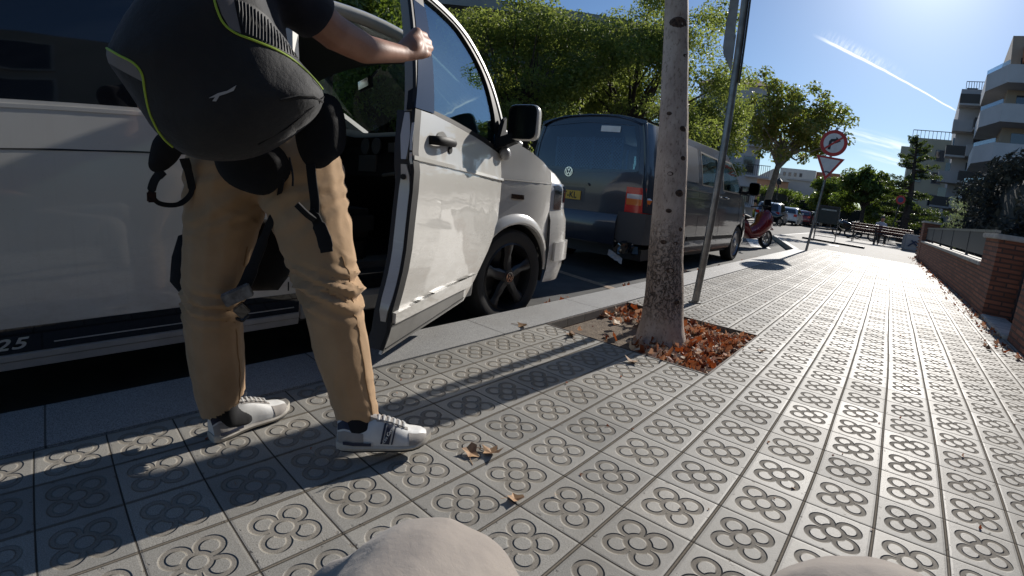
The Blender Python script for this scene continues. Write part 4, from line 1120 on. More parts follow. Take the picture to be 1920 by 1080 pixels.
def motorbike(loc, rz, label):
    rt = empty('motorcycle', loc, rz)
    for yy, nm in ((.7, 'front_wheel'), (-.65, 'rear_wheel')):
        mb = MB(); wheel_simple(mb, (0, yy, .3), .3, .12, 18); mb.build(nm, M['tyre'], rt)
    mb = MB(); mb.loft([body_ring(y, w, a, b) for y, w, a, b in ((.6, .05, .75, .9), (.35, .16, .6, 1.0), (0, .17, .35, .92), (-.4, .14, .4, .8), (-.85, .08, .72, .82))]); mb.build('body', M['gloss_black'], rt)
    mb = MB(); mb.tube([(-.36, .3, 1.05), (0, .42, 1.0), (.36, .3, 1.05)], .02, 6); mb.tube([(0, .7, .3), (0, .45, 1.0)], .035, 6); mb.build('handlebar', M['steel'], rt)
    mb = MB(); mb.ball((0, .58, .92), (.09, .07, .09)); mb.build('headlight', M['lens_clear'], rt)
    return tag(rt, label, 'motorcycle', 'motorcycles parked across the street')
motorbike((-6.9, 34.4, -.12), R(60), 'black motorcycle parked in front of the nearest silver car')
motorbike((-.95, 31.0, -.12), R(80), 'black motorcycle between the litter bin and the left bench')
motorbike((-1.8, 32.0, -.12), R(70), 'black motorcycle partly behind the litter bin')
# a person sitting beyond the benches, and a stooping one by the wall
def tiny_person(loc, rz, label, shirt, sit=True):
    rt = empty('person', loc, rz)
    hz = .48 if sit else .92
    sk = M['skin']
    parts = [('c', (0, 0, hz + .05), .13, (0, .05, hz + .42), .15), ('c', (0, .06, hz + .45), .06, (0, .1, hz + .6), .06), ('e', (0, .13, hz + .70), (.085, .10, .12))]
    for s in (-1, 1):
        kn = (s * .14, .42, hz - .02) if sit else (s * .1, .1, .48)
        parts += [('c', (s * .09, 0, hz), .09, kn, .07), ('c', kn, .065, (kn[0], kn[1] + (.02 if sit else -.1), .06), .045), ('c', (s * .19, .04, hz + .45), .055, (s * .26, .15, hz + .2), .045), ('c', (s * .26, .15, hz + .2), .042, (s * .12, .38, hz + .12), .035)]
    fused('body', parts, .028, sk, rt, smooth=2)
    fused('jacket', [('c', (0, 0, hz + .02), .145, (0, .05, hz + .42), .165)] + [('c', (s * .19, .04, hz + .45), .068, (s * .26, .15, hz + .2), .055) for s in (-1, 1)], .028, shirt, rt, smooth=2)
    fused('trousers', [('c', (s * .09, 0, hz), .105, ((s * .14, .42, hz - .02) if sit else (s * .1, .1, .48)), .08) for s in (-1, 1)] + [('c', ((s * .14, .42, hz - .02) if sit else (s * .1, .1, .48)), .075, ((s * .14, .44, .1) if sit else (s * .1, 0, .1)), .06) for s in (-1, 1)], .028, M['interior'], rt, smooth=2)
    mb = MB(); mb.ball((0, .115, hz + .735), (.093, .105, .11), 14, 10); mb.build('hair', M['interior'], rt)
    return tag(rt, label, 'person')
M['skin'] = pbr('skin', (.36, .185, .125), .55, bump=.25, bs=160, c2=(.42, .22, .15), vs_=14, dist=.0015)
M['blue_white'] = pbr('pale_jacket', (.40, .43, .50), .8)
tiny_person((.10, 24.4, 0), R(200), 'person in a pale jacket sitting on the right bench', M['blue_white'])

# ------------------------------------------------------------------ vans (local frame: +Y forward, 0 at the front axle, z from the road, right side at x = .95)
class VanShape:
    def __init__(s, ztop, crown=.10): s.zt = ztop; s.crown = crown
    def sx(s, z):
        base = float(np.interp(z, [.15, .22, .30, .40, .55, .90, .955, .985, 1.02, 1.11], [.90, .915, .935, .947, .955, .955, .957, .945, .944, .935]))
        if z > 1.11:
            t = min((z - 1.11) / (s.zt - 1.11), 1.3); base = .935 - .135 * max(t, 0) ** 1.5
        return base
    def fx(s, y):
        v = 0
        if y > .05: v += .40 * ((y - .05) / .85) ** 2.4
        if y < -3.72: v += .07 * ((-3.72 - y) / .28) ** 2
        return v
    def side(s, sign=1):
        def f(y, z): return (sign * (s.sx(z) - s.fx(y)), y, z)
        return f

def wheel_arch(cx, r0, a0, a1, n=22): return arc(cx, .32, r0, a0, a1, n)

def road_wheel(parent, x, y, side, r=.325, black=True, steer=0):
    w = empty('wheel', (x, y, r - .005)); w.parent = parent
    # the wheel as a mesh: tyre is the wheel's own mesh
    mb = MB(); s = side; W = .215
    prof = [(r * .70, -W * .42), (r * .80, -W * .5), (r * .93, -W * .49), (r * .985, -W * .40), (r, -W * .2), (r, W * .2), (r * .985, W * .40), (r * .93, W * .49), (r * .80, W * .5), (r * .70, W * .42), (r * .68, W * .3), (r * .68, -W * .3), (r * .70, -W * .42)]
    mb.lathe([(a, b) for a, b in prof], (0, 0, 0), 'x', 48); t = mb.build('tyre', M['tyre'], w)
    rm = M['rim_black'] if black else M['rim_silver']
    mb = MB(); R0 = r * .70; xo = s * W * .40
    mb.lathe([(R0 * .97, s * W * .46), (R0 * 1.01, s * W * .43), (R0 * .93, s * W * .30), (R0 * .90, -s * W * .3), (R0 * .88, -s * W * .3), (R0 * .91, s * W * .28), (R0 * .97, s * W * .46)], (0, 0, 0), 'x', 48)
    mb.lathe([(.0005, -s * W * .1), (R0 * .8, -s * W * .12), (R0 * .9, -s * W * .3), (.0005, -s * W * .3)], (0, 0, 0), 'x', 32)
    if black:
        for k in range(5):
            a = R(72 * k + 20)
            for da, wd in ((-.0, .16),):
                pts0 = [Vector((s * W * .36, 0, 0))]
                rings = []
                for rr_, hw, xx in ((.03, .035, .40), (.09, .038, .36), (.15, .030, .36), (R0 * .95, .048, .40)):
                    c = Vector((0, math.cos(a), math.sin(a))); tt = Vector((0, -math.sin(a), math.cos(a)))
                    rings.append([c * rr_ + tt * hw + Vector((s * W * (xx - .02), 0, 0)), c * rr_ + tt * hw * .5 + Vector((s * W * (xx + .05), 0, 0)), c * rr_ - tt * hw * .5 + Vector((s * W * (xx + .05), 0, 0)), c * rr_ - tt * hw + Vector((s * W * (xx - .02), 0, 0)), c * rr_ - tt * hw * .8 + Vector((s * W * (xx - .2), 0, 0)), c * rr_ + tt * hw * .8 + Vector((s * W * (xx - .2), 0, 0))])
                mb.loft(rings)
        mb.lathe([(.0005, s * W * .46), (.048, s * W * .45), (.06, s * W * .38), (.06, s * W * .1), (.0005, s * W * .1)], (0, 0, 0), 'x', 24)
    else:
        mb.lathe([(.0005, s * W * .40), (.06, s * W * .42), (.075, s * W * .36), (R0 * .62, s * W * .30), (R0 * .78, s * W * .38), (R0 * .95, s * W * .34), (R0 * .96, s * W * .2), (.0005, s * W * .2)], (0, 0, 0), 'x', 32)
    rim = mb.build('rim', rm, w)
    # emblem on the hub
    em = emblem('hub_emblem', .034, M['chrome'], w, s)
    em.location = (s * (W * .46 + .002), 0, 0)
    return w

def emblem(name, r, mat, parent, s=1):
    """ring with a V above a W, lying in the YZ plane, facing +-X"""
    mb = MB(); t = .10 * r * 2
    def st(a, b, w=.16): # stroke in units of r
        a = Vector((0, a[0] * r, a[1] * r)); b = Vector((0, b[0] * r, b[1] * r)); d = (b - a).normalized(); nn = Vector((1, 0, 0)).cross(d) * w * r * .5; h = Vector((.06 * r, 0, 0))
        mb.add([a + nn - h, b + nn - h, b - nn - h, a - nn - h, a + nn + h, b + nn + h, b - nn + h, a - nn + h], [(0, 1, 2, 3), (7, 6, 5, 4), (0, 4, 5, 1), (1, 5, 6, 2), (2, 6, 7, 3), (3, 7, 4, 0)])
    st((-.36, .80), (0, .10)); st((.36, .80), (0, .10))
    st((-.74, .46), (-.36, -.72)); st((-.36, -.72), (0, -.02)); st((0, -.02), (.36, -.72)); st((.36, -.72), (.74, .46))
    prof = [(r * .86, -.05 * r), (r * .86, .08 * r), (r, .08 * r), (r, -.05 * r), (r * .86, -.05 * r)]
    mb.lathe(prof, (0, 0, 0), 'x', 28)
    return mb.build(name, mat, parent, smooth=False, weld=False)

def common_front(V, root, paint, body, black_bumper=False):
    """hood, nose, windscreen, roof are added to the MB body; separate parts are built straight away"""
    zt, cr = V.zt, V.crown
    # plan curve of the nose: from the right fender round to the left
    def plan(t, off=0):  # t in -1..1
        a = t * math.pi / 2
        c = math.copysign(abs(math.sin(a)) ** .62, math.sin(a)); q = abs(math.cos(a)) ** .75
        return (c * (.893 + off), .40 + q * (.47 + off))
    rows = []
    for z, off in ((1.04, -.075), (.985, -.03), (.93, .0), (.80, .008), (.74, .02), (.70, .035), (.50, .045), (.34, .035), (.24, .01)):
        rows.append([Vector((*plan(t, off), z)) for t in np.linspace(-1, 1, 33)])
    body.grid(rows)
    top = rows[0]
    base = []
    for p in top:
        u = p.x / .9
        base.append(Vector((u * .80, .34 - .36 * abs(u) ** 2.0, 1.235 - .055 * abs(u) ** 2)))
    hood = []
    for k in range(7):
        t = k / 6
        hood.append([a.lerp(b, t) + Vector((0, 0, .035 * math.sin(math.pi * t))) for a, b in zip(top, base)])
    body.grid(hood)
    return plan, base

def interior(root, V, left_open=True):
    it = M['interior']
    mb = MB(); mb.span((-.86, -3.8, .36), (.86, -.12, .42)); mb.build('floor', it, root, smooth=False)
    # bulkhead and dashboard
    rows = []
    for x in np.linspace(-.84, .84, 15):
        hump = .045 * math.exp(-((x + .42) / .2) ** 2)
        rows.append([Vector((x, 0.02 - .3 * abs(x) ** 2, 1.17)), Vector((x, -.25, 1.215 + hump * .4)), Vector((x, -.50, 1.22 + hump)), Vector((x, -.58, 1.18 + hump)), Vector((x, -.53, 1.12)), Vector((x, -.58, 1.02)), Vector((x, -.60, .92)), Vector((x, -.45, .74)), Vector((x, -.25, .62)), Vector((x, -.12, .42))])
    mb = MB(); mb.grid(rows); mb.build('dashboard', it, root)
    mb = MB()
    for q in range(2): mb.lathe([(.052, 0), (.055, -.012), (.04, -.014), (.0005, -.006)], (.05 + q * .14, -.585, 1.12), 'y', 16)
    mb.span((-.02, -.60, .95), (.2, -.585, 1.06)); mb.span((.32, -.585, 1.08), (.8, -.57, 1.14)); mb.build('dash_fittings', M['rim_silver'], root)
    mb = MB(); mb.tube([(.3, -.60, .93), (.5, -.61, .95), (.72, -.6, .99)], .012, 6); mb.build('glove_handle', M['trim_light'], root)
    # steering wheel
    c = Vector((-.42, -.66, 1.20)); Rm = Euler((R(-62), 0, 0)).to_matrix(); mb = MB()
    ring = [c + Rm @ Vector((.19 * math.cos(a), .19 * math.sin(a), 0)) for a in np.linspace(0, 2 * math.pi, 33)]
    mb.tube(ring, .017, 8, caps=False)
    for a in (R(0), R(180), R(270)): mb.tube([c + Rm @ Vector((0, 0, -.03)), c + Rm @ Vector((.18 * math.cos(a), .18 * math.sin(a), 0))], .018, 6)
    mb.ball(c + Rm @ Vector((0, 0, -.02)), (.07, .07, .03), rot=(R(-62), 0, 0)); mb.tube([c, c + Vector((0, .3, -.25))], .04, 8)
    sw = mb.build('steering_wheel', it, root)
    for q in (.11, -.11):
        mb = MB(); mb.box(c + Rm @ Vector((q, -.02, .012)), (.04, .05, .01), rot=(R(-62), 0, 0)); mb.build('button_pad', M['rim_silver'], sw)
    # seats
    for x in (.42, -.45):
        mb = MB(); mb.box((x, -1.12, .66), (.50, .52, .16)); mb.box((x, -1.40, .98), (.48, .16, .62), rot=(R(-12), 0, 0)); mb.box((x, -1.47, 1.40), (.26, .10, .2), rot=(R(-10), 0, 0)); mb.box((x, -1.12, .5), (.44, .46, .2)); mb.build('seat', M['seat'], root, bevel=.04)
    # headliner and inner trim of the far pillar
    mb = MB(); rows = []
    for y in np.linspace(-3.8, -.72, 10): rows.append([Vector((x, y, V.zt - .10 + V.crown * .8 * (1 - (x / .8) ** 2) - .06 * (y > -.8))) for x in np.linspace(-.76, .76, 9)])
    mb.grid(rows); mb.build('headliner', M['headliner'], root)
    mb = MB(); mb.tube([(-.73, -.72, V.zt - .12), (-.80, -.42, V.zt - .28), (-.84, -.10, 1.26)], [.055, .06, .065], 8); mb.build('pillar_trim', M['trim_light'], root)
    mb = MB(); mb.box((.02, -.60, V.zt - .16), (.25, .03, .075), rot=(R(8), 0, R(-14))); mb.tube([(.0, -.56, V.zt - .12), (0, -.5, V.zt - .04)], .012, 6); o = mb.build('rear_view_mirror', M['rubber'], root, bevel=.01)
    mb = MB(); mb.box((.02, -.620, V.zt - .16), (.225, .003, .055), rot=(R(8), 0, R(-14))); mb.build('mirror_glass', M['chrome'], o, smooth=False)

def build_white_van():
    V = VanShape(1.70, .10)
    root = empty('white_van', (-2.55, 1.09, -.12))
    wp = M['white_paint']
    body = MB(); f = V.side(1); g = V.side(-1)
    # ---- right side behind the door opening
    WIN = [(-3.72, 1.135), (-1.50, 1.135), (-1.50, 1.60), (-3.60, 1.60)]
    arch_r = wheel_arch(-3.0, .37, 180, 0)
    side = [(-1.44, .262), (-1.44, 1.70), (-3.98, 1.70), (-3.98, .40), (-3.5, .30)] + [(x, z) for x, z in arch_r if z > .25] + [(-2.60, .262)]
    side = [(-1.44, .262), (-1.44, 1.70), (-3.98, 1.70), (-3.98, .36), (-3.36, .30)] + arch_r + [(-2.63, .262)]
    panel(body, side, [WIN], f, .13, .03)
    # ---- left side
    LW = [[(-1.36, 1.135), (-.36, 1.135), (-.62, 1.46), (-.80, 1.58), (-1.36, 1.60)], [(-2.5, 1.135), (-1.50, 1.135), (-1.50, 1.60), (-2.5, 1.60)], [(-3.7, 1.135), (-2.6, 1.135), (-2.6, 1.60), (-3.6, 1.60)]]
    lside = [(.40, .98), (.11, 1.15), (-.10, 1.21), (-.42, 1.46), (-.70, 1.64), (-.80, 1.70), (-3.98, 1.70), (-3.98, .36), (-3.36, .30)] + wheel_arch(-3.0, .37, 180, 0) + [(-2.63, .262), (-.45, .262)] + wheel_arch(0, .37, 180, 0) + [(.40, .32)]
    panel(body, lside, LW, g, .13, .03, (-1, 0, 0))
    # ---- right fender
    fend = [(-.19, 1.10), (-.12, 1.205), (-.05, 1.20), (.11, 1.155), (.27, 1.10), (.40, 1.035), (.415, .975), (.405, .90), (.43, .76), (.44, .60), (.42, .36)] + wheel_arch(0, .365, 8, 190) + [(-.44, .255), (-.455, .29), (-.385, .44), (-.30, .56), (-.22, .68), (-.178, .80), (-.170, .95)]
    panel(body, fend, [], f, .06, .03)
    plan, base = common_front(V, root, wp, body)
    # ---- roof
    rows = []
    for y in [-3.98, -3.9, -3.6, -3, -2.4, -1.8, -1.44, -1.2, -1.0, -.85, -.74, -.66]:
        dz = -.05 * max(0, (-3.7 - y) / .28) - .07 * max(0, (y + 1.2) / .54) ** 1.5
        xe = V.sx(V.zt) - V.fx(y)
        row = []
        for u in np.linspace(-1, 1, 21):
            zz = V.zt + dz + V.crown * (1 - abs(u) ** 2.6)
            row.append(Vector((xe * math.copysign(abs(u) ** .9, u), y + (.08 * (1 - u * u) if y > -.9 else 0), zz)))
        rows.append(row)
    body.grid(rows); rtop = rows[-1]
    # ---- tail
    rows = []
    for z in (1.70, 1.5, 1.3, 1.11, .9, .6, .36):
        xe = V.sx(z) - V.fx(-3.98); rows.append([Vector((xe * u, -3.98 - .05 * (1 - u * u) - .04 * (1.7 - z), z)) for u in np.linspace(-1, 1, 9)])
    body.grid(rows)
    # ---- roof rail and A pillars
    for s in (1, -1):
        pts = [(s * .80, -1.46, 1.705), (s * .80, -1.1, 1.70), (s * .80, -.82, 1.655), (s * .79, -.68, 1.60), (s * .825, -.42, 1.44), (s * .86, -.16, 1.275), (s * .885, .04, 1.185)]
        body.tube(spline(pts, 5), .034, 10)
    # ---- B pillar, door opening sill
    body.span((.80, -1.50, .40), (.915, -1.441, 1.10)); body.tube([(.90, -1.47, 1.08), (.79, -1.47, 1.70)], .045, 8)
    bo = body.build('body', wp, root, weld=False)
    mb = MB(); mb.prism([(.80, .262), (.938, .255), (.945, .33), (.93, .355), (.80, .36)], -1.438, -.44, 'y'); mb.build('door_sill', M['trim_sill'], bo, smooth=False, bevel=.004)
    mb = MB(); mb.prism([(.60, .361), (.92, .361), (.90, .40), (.60, .42)], -1.437, -.46, 'y'); mb.build('step_tread', M['black_plastic'], bo, smooth=False)
    for y in (-1.475, -1.36):
        pass
    # windscreen
    rows = []
    for k in range(9):
        t = k / 8; rows.append([a.lerp(b, t) + Vector((0, .05 * math.sin(math.pi * t) * (1 - (a.x / .9) ** 2), .03 * math.sin(math.pi * t))) for a, b in zip([Vector((p.x * .97, p.y - .01, p.z - .01)) for p in interp_row(rtop, 33)], [Vector((p.x, p.y - .02, p.z - .0)) for p in base])])
    mb = MB(); mb.grid(rows); mb.build('windscreen', M['glass'], root)
    # side glass band behind the door
    mb = MB(); panel(mb, [(-3.74, 1.122), (-1.455, 1.122), (-1.455, 1.615), (-3.62, 1.615)], [], lambda y, z: (V.sx(z) - V.fx(y) - .006, y, z), .2, .004); so = mb.build('side_window', M['dark_glass'], root)
    mb = MB(); panel(mb, [(-3.74, 1.108), (-1.455, 1.108), (-1.455, 1.121), (-3.74, 1.121)], [], lambda y, z: (V.sx(z) - V.fx(y) + .003, y, z), .3, .006); mb.build('window_trim', M['white_paint'], so)
    for y in (-2.56, -1.50):
        mb = MB(); panel(mb, [(y, 1.13), (y + .045, 1.13), (y + .045, 1.61), (y, 1.61)], [], lambda y, z: (V.sx(z) - V.fx(y) + .001, y, z), .2, .003); mb.build('window_pillar', M['film'], so)
    for q in LW:
        mb = MB(); panel(mb, q, [], lambda y, z: (-(V.sx(z) - .012), y, z), .3, .004, (-1, 0, 0)); mb.build('side_window', M['glass_tint'], root)
    # lower black decal band with pinstripe and lettering, white sill moulding
    def off(d): return lambda y, z: (V.sx(z) - V.fx(y) + d, y, z)
    mb = MB(); panel(mb, [(-2.62, .292), (-1.445, .292), (-1.445, .385), (-2.62, .385)], [], off(.002), .3, .0015); band = mb.build('decal_band', M['gloss_black'], root, smooth=False)
    mb = MB(); panel(mb, [(-2.40, .316), (-1.47, .316), (-1.47, .3205), (-2.40, .3205)], [], off(.0042), .3, .001); mb.build('pinstripe', M['decal_white'], band, smooth=False)
    me = text_mesh('T25', .066, .0006, .35, 1.12, .0012)
    o = link('lettering', me, M['decal_white'], band, False); o.rotation_euler = (R(90), 0, R(90)); o.location = (V.sx(.33) + .0075, -2.655, .3115); o.scale = (1.45, .82, 1)
    mb = MB(); panel(mb, [(-2.62, .232), (-1.445, .232), (-1.445, .262), (-2.62, .262)], [], off(.006), .3, .03); panel(mb, [(-2.62, .2655), (-1.445, .2655), (-1.445, .288), (-2.62, .288)], [], off(.009), .3, .01); mb.build('sill_moulding', M['sill_white'], root)
    # seam between sliding door and B pillar, door rail
    mb = MB(); panel(mb, [(-3.9, .975), (-1.47, .975), (-1.47, .982), (-3.9, .982)], [], off(.0008), .3, .002)
    panel(mb, [(-1.500, .40), (-1.494, .40), (-1.494, 1.11), (-1.500, 1.11)], [], off(.0008), .3, .002)
    mb.build('panel_gap', M['rubber'], root, smooth=False)
    # wheel arch liner and lips
    for cy in (0, -3.0):
        for s in (1, -1):
            mb = MB(); pr = arc(cy, .32, .36, -10, 190, 20)
            rings = [[Vector((x, y, z)) for y, z in pr] for x in (s * .62, s * .925)]
            mb.grid(rings); mb.add([Vector((s * .62, y, z)) for y, z in pr], [tuple(range(len(pr)))]); mb.build('wheel_arch_liner', M['interior'], root)
    mb = MB(); rings = []
    for k in range(25):
        a = R(4 + 188 * k / 24); c, s_ = math.cos(a), math.sin(a); ring = []
        for rr_, dx in ((.362, -.02), (.360, .022), (.372, .030), (.405, .022), (.425, .003), (.425, -.02)):
            y, z = rr_ * c, .32 + rr_ * s_; ring.append(Vector((V.sx(max(z, .25)) - V.fx(y) + dx, y, z)))
        rings.append(ring)
    mb.loft(rings); mb.build('arch_lip', wp, root)
    for cy in (0, -3.0):
        for s in (1, -1): road_wheel(root, s * .835, cy, s)
    # headlight wrapping the corner
    def front_patch(z0, z1, t0, t1, off_, n=10):
        rows = []
        for z in np.linspace(z0, z1, 6): rows.append([Vector((*plan(t, off_ + (-.03 * max(0, (z - .93) / .055))), z)) for t in np.linspace(t0, t1, n)])
        return rows
    for s in (1, -1):
        mb = MB(); mb.grid(front_patch(.765, .965, s * .999, s * .50, .012)); hl = mb.build('headlight', M['lens_clear'], root)
        mb = MB(); mb.grid(front_patch(.775, .955, s * .97, s * .86, .016, 4)); mb.build('lamp_reflector', M['chrome'], hl)
        mb = MB(); mb.grid(front_patch(.83, .95, s * .82, s * .62, .016, 6)); mb.build('lamp_housing', M['gloss_black'], hl)
    mb = MB(); mb.grid(front_patch(.80, .93, -.47, .47, .010, 16)); mb.build('grille', M['gloss_black'], root)
    mb = MB(); mb.grid(front_patch(.34, .50, -.7, .7, .05, 16)); mb.build('bumper_grille', M['black_plastic'], root)
    em = emblem('nose_emblem', .075, M['chrome'], root); em.location = (0, .892, .90); em.rotation_euler = (0, 0, R(90))
    mb = MB()
    def P2(t, z, o): return Vector((*plan(t, o), z))
    mb.loft([[P2(t, z, o) for z, o in ((.40, .045), (.40, .062), (.54, .062), (.54, .045))] for t in np.linspace(.62, .97, 8)]); mb.build('bumper_corner_trim', wp, root)
    # shut line between fender and bumper, small indicator
    mb = MB(); panel(mb, [(-.07, .842), (.045, .838), (.045, .868), (-.07, .872)], [], off(.010), .04, .012); io = mb.build('side_indicator', M['lens_smoke'], root, bevel=.003)
    mb = MB(); panel(mb, [(-.155, .955), (.40, .955), (.40, .961), (-.155, .961)], [], off(.001), .1, .002); panel(mb, [(.409, .30), (.414, .30), (.414, .76), (.409, .76)], [], off(.0008), .1, .002)
    mb.build('panel_gap', M['rubber'], root, smooth=False)
    # hood gap
    mb = MB(); mb.tube([(V.sx(1.2) - .02, -.06, 1.19), (V.sx(1.1) - V.fx(.11) - .018, .11, 1.150), (V.sx(1.09) - V.fx(.27) - .016, .27, 1.096), (V.sx(1.04) - V.fx(.39) - .012, .40, 1.03)], .004, 5); mb.build('hood_gap', M['rubber'], root)
    interior(root, V)
    # speaker in the kick panel
    mb = MB(); mb.span((.70, -.5, .42), (.86, -.16, 1.15)); mb.build('kick_panel', M['interior'], root, smooth=False)
    mb = MB(); mb.lathe([(.0005, -.006), (.062, -.004), (.072, -.012), (.075, 0), (.0005, 0)], (.70, -.72, .56), 'x', 24); mb.lathe([(.0005, .012), (.066, .008), (.078, .004), (.078, -.004), (.0005, -.004)], (.70, -.72, .56), 'x', 24); mb.build('speaker', M['black_plastic'], root)
    mb = MB(); mb.span((.55, -1.3, .42), (.72, -.55, .455)); mb.build('floor_rail', M['lower_grey'], root, smooth=False)
    # underside
    mb = MB(); mb.span((-.85, -3.8, .22), (.85, .3, .35)); mb.build('underbody', M['interior'], root, smooth=False)
    tag(root, 'white van parked at the kerb with its front door wide open', 'van')
    # ---------------- the open door
    ang = R(25); dr = empty('door', (.935, -.14, 0)); dr.parent = root
    dr.rotation_euler = (0, 0, ang)          # closed: runs towards -Y; opened the rear edge swings outwards
    Z = lambda z: V.sx(z) - .95
    def dm(o=0): return lambda s_, z: (Z(z) + o, -s_, z)     # door sheet in its own frame
    outer = [(1.290, .222), (1.268, .296), (1.252, .344), (1.262, .395), (1.218, .50), (1.180, .62), (1.143, .90), (1.150, 1.0), (1.142, 1.08), (1.112, 1.205), (.948, 1.205), (.777, 1.192), (.479, 1.165), (.318, 1.146), (.138, 1.120), (-.003, 1.100), (.004, 1.04), (.022, .90), (.035, .80), (.052, .71), (.10, .62), (.19, .525), (.30, .43), (.365, .375), (.47, .275), (.74, .256), (.963, .243)]
    body = MB(); panel(body, outer, [], dm(), .06, .012)
    skin = body.build('door_skin', M['white_paint'], dr)
    dr_root = skin
    # lower grey painted flank
    mb = MB(); panel(mb, [(1.286, .226), (1.266, .298), (1.254, .341), (.80, .346), (.505, .345), (.485, .281), (.74, .260), (.963, .247)], [], dm(.003), .08, .004); lo = mb.build('grey_flank', M['lower_grey'], dr)
    mb = MB(); panel(mb, [(1.275, .243), (.96, .262), (.74, .276), (.49, .296), (.49, .300), (.74, .2805), (.96, .267), (1.273, .248)], [], dm(.006), .2, .003); mb.build('flank_line', M['rubber'], dr, smooth=False)
    mb = MB(); panel(mb, [(1.252, .351), (.80, .356), (.44, .358), (.375, .415), (.80, .413), (1.258, .396)], [], dm(.017), .03, .030); mb.build('lower_moulding', M['white_paint'], dr)
    mb = MB(); panel(mb, [(1.144, 1.000), (.81, .985), (.022, .948), (.022, .962), (.81, 1.002), (1.146, 1.017)], [], dm(.009), .03, .018); mb.build('waist_crease', M['white_paint'], dr)
    # inner panel and rear jamb
    inner = [(1.23, .30), (1.20, .45), (1.14, .62), (1.11, 1.08), (1.08, 1.19), (.14, 1.11), (.02, 1.09), (.06, .80), (.12, .64), (.40, .40), (.50, .30)]
    mb = MB(); panel(mb, inner, [], dm(-.075), .1, .02); mb.build('door_card', M['interior'], dr)
    mb = MB(); mb.span((-.14, -.90, .40), (-.097, -.35, .62)); mb.build('door_pocket', M['interior'], dr, smooth=False, bevel=.01)
    def jamb(z0, z1, n, mat, name, x0=-.072, x1=-.016, extra=0):
        mb = MB(); rings = []
        for z in np.linspace(z0, z1, n):
            s1 = float(np.interp(z, [.222, .30, .345, .395, .5, .62, .9, 1.0, 1.205, 1.5, 1.75], [1.290, 1.266, 1.252, 1.262, 1.218, 1.180, 1.143, 1.150, 1.112, 1.045, .99])) - .006 + extra
            zz = Z(z); t = .5 + .5 * min(1, min(z - z0, z1 - z) / .08)
            xa, xb = x0 * 1.0, x1
            if name == 'rear_jamb': xm = (xa + xb) / 2; xa, xb = xm + (xa - xm) * t, xm + (xb - xm) * t
            rings.append([Vector((zz + xa, -s1, z)), Vector((zz + xb, -s1, z)), Vector((zz + xb, -s1 + .05, z)), Vector((zz + xa, -s1 + .05, z))])
        mb.loft(rings); return mb.build(name, mat, dr)
    jamb(.235, 1.20, 14, M['interior'], 'jamb_lining', -.092, -.006, -.006)
    jamb(.35, .98, 14, M['white_paint'], 'rear_jamb', -.066, -.018, .004)
    jamb(1.0, 1.19, 5, M['white_paint'], 'rear_jamb', -.062, -.018, .004)
    jamb(1.195, 1.74, 8, M['trim_light'], 'frame_jamb', -.055, -.014, .002)
    jamb(.24, 1.745, 20, M['rubber'], 'door_seal', -.014, .001, .009)
    mb = MB(); mb.lathe([(.0005, 0), (.011, 0), (.011, .01), (.0005, .01)], (-.042, -1.152, .93), 'y', 12); mb.build('rubber_stop', M['rubber'], dr)
    # window frame: outer pale metal edge, inner black, and the wide filmed rear pillar
    FO = [(1.118, 1.205), (1.04, 1.45), (.985, 1.70), (.93, 1.80), (.764, 1.805), (.532, 1.79), (.37, 1.755), (.265, 1.705), (.16, 1.63), (.069, 1.53), (.01, 1.42), (-.03, 1.32), (-.045, 1.24), (-.02, 1.18), (-.003, 1.11)]
    FI = [(.945, 1.225), (.895, 1.485), (.86, 1.72), (.806, 1.765), (.51, 1.745), (.36, 1.69), (.226, 1.60), (.15, 1.50), (.117, 1.40), (.10, 1.30), (.11, 1.165), (.30, 1.178), (.46, 1.190), (.76, 1.216)]
    fo = [tuple(p) for p in spline([Vector((a, b)) for a, b in FO], 4)]; fi = [tuple(p) for p in spline([Vector((a, b)) for a, b in FI + [FI[0]]], 4)][:-1]
    mb = MB(); poly = fo + [(.138, 1.120), (.318, 1.146), (.479, 1.165), (.777, 1.192), (.948, 1.205)]
    panel(mb, poly, [fi], dm(-.004), .05, .035); fr = mb.build('window_frame', M['black_plastic'], dr)
    mb = MB(); panel(mb, [(1.118, 1.208), (1.04, 1.45), (.985, 1.70), (.87, 1.70), (.90, 1.485), (.952, 1.21)], [], dm(.004), .06, .007); mb.build('pillar_film', M['film'], dr)
    edge = [p for p in spline([Vector((a, b)) for a, b in FO[3:]], 4)]
    mb = MB(); rings = []
    for i, p in enumerate(edge):
        t = (edge[min(i + 1, len(edge) - 1)] - edge[max(i - 1, 0)]).normalized(); nn = Vector((-t.y, t.x)); nn = nn if nn.dot(Vector((.5, 1.4)) - p) > 0 else -nn
        a, b2 = p - nn * .004, p + nn * .024
        rings.append([Vector((Z(a.y) + .004, -a.x, a.y)), Vector((Z(b2.y) + .004, -b2.x, b2.y)), Vector((Z(b2.y) - .03, -b2.x, b2.y)), Vector((Z(a.y) - .03, -a.x, a.y))])
    mb.loft(rings); mb.build('frame_edge', M['frame_metal'], dr)
    mb = MB(); panel(mb, fi, [], dm(-.018), .12, .004); mb.build('window_glass', M['glass_door'], dr)
    # handle over a nearly flat oval, coloured as its shaded scoop
    mb = MB()
    rows = []
    for k in range(13):
        t = k / 12; s0 = 1.00 - .235 * t; z0 = 1.092 + .006 * t
        h = .030 * math.sin(math.pi * min(max(t * 1.02, .0), 1)) ** .35
        rows.append([Vector((Z(z0) + .004 + .040 * math.sin(math.pi * t) ** .5 + .012 * math.cos(a), -s0, z0 + (.022) * math.sin(a) * (1 - .35 * abs(t - .3)))) for a in np.linspace(0, 2 * math.pi, 11)[:-1]])
    mb.loft(rows); ho = mb.build('door_handle', M['black_plastic'], dr)
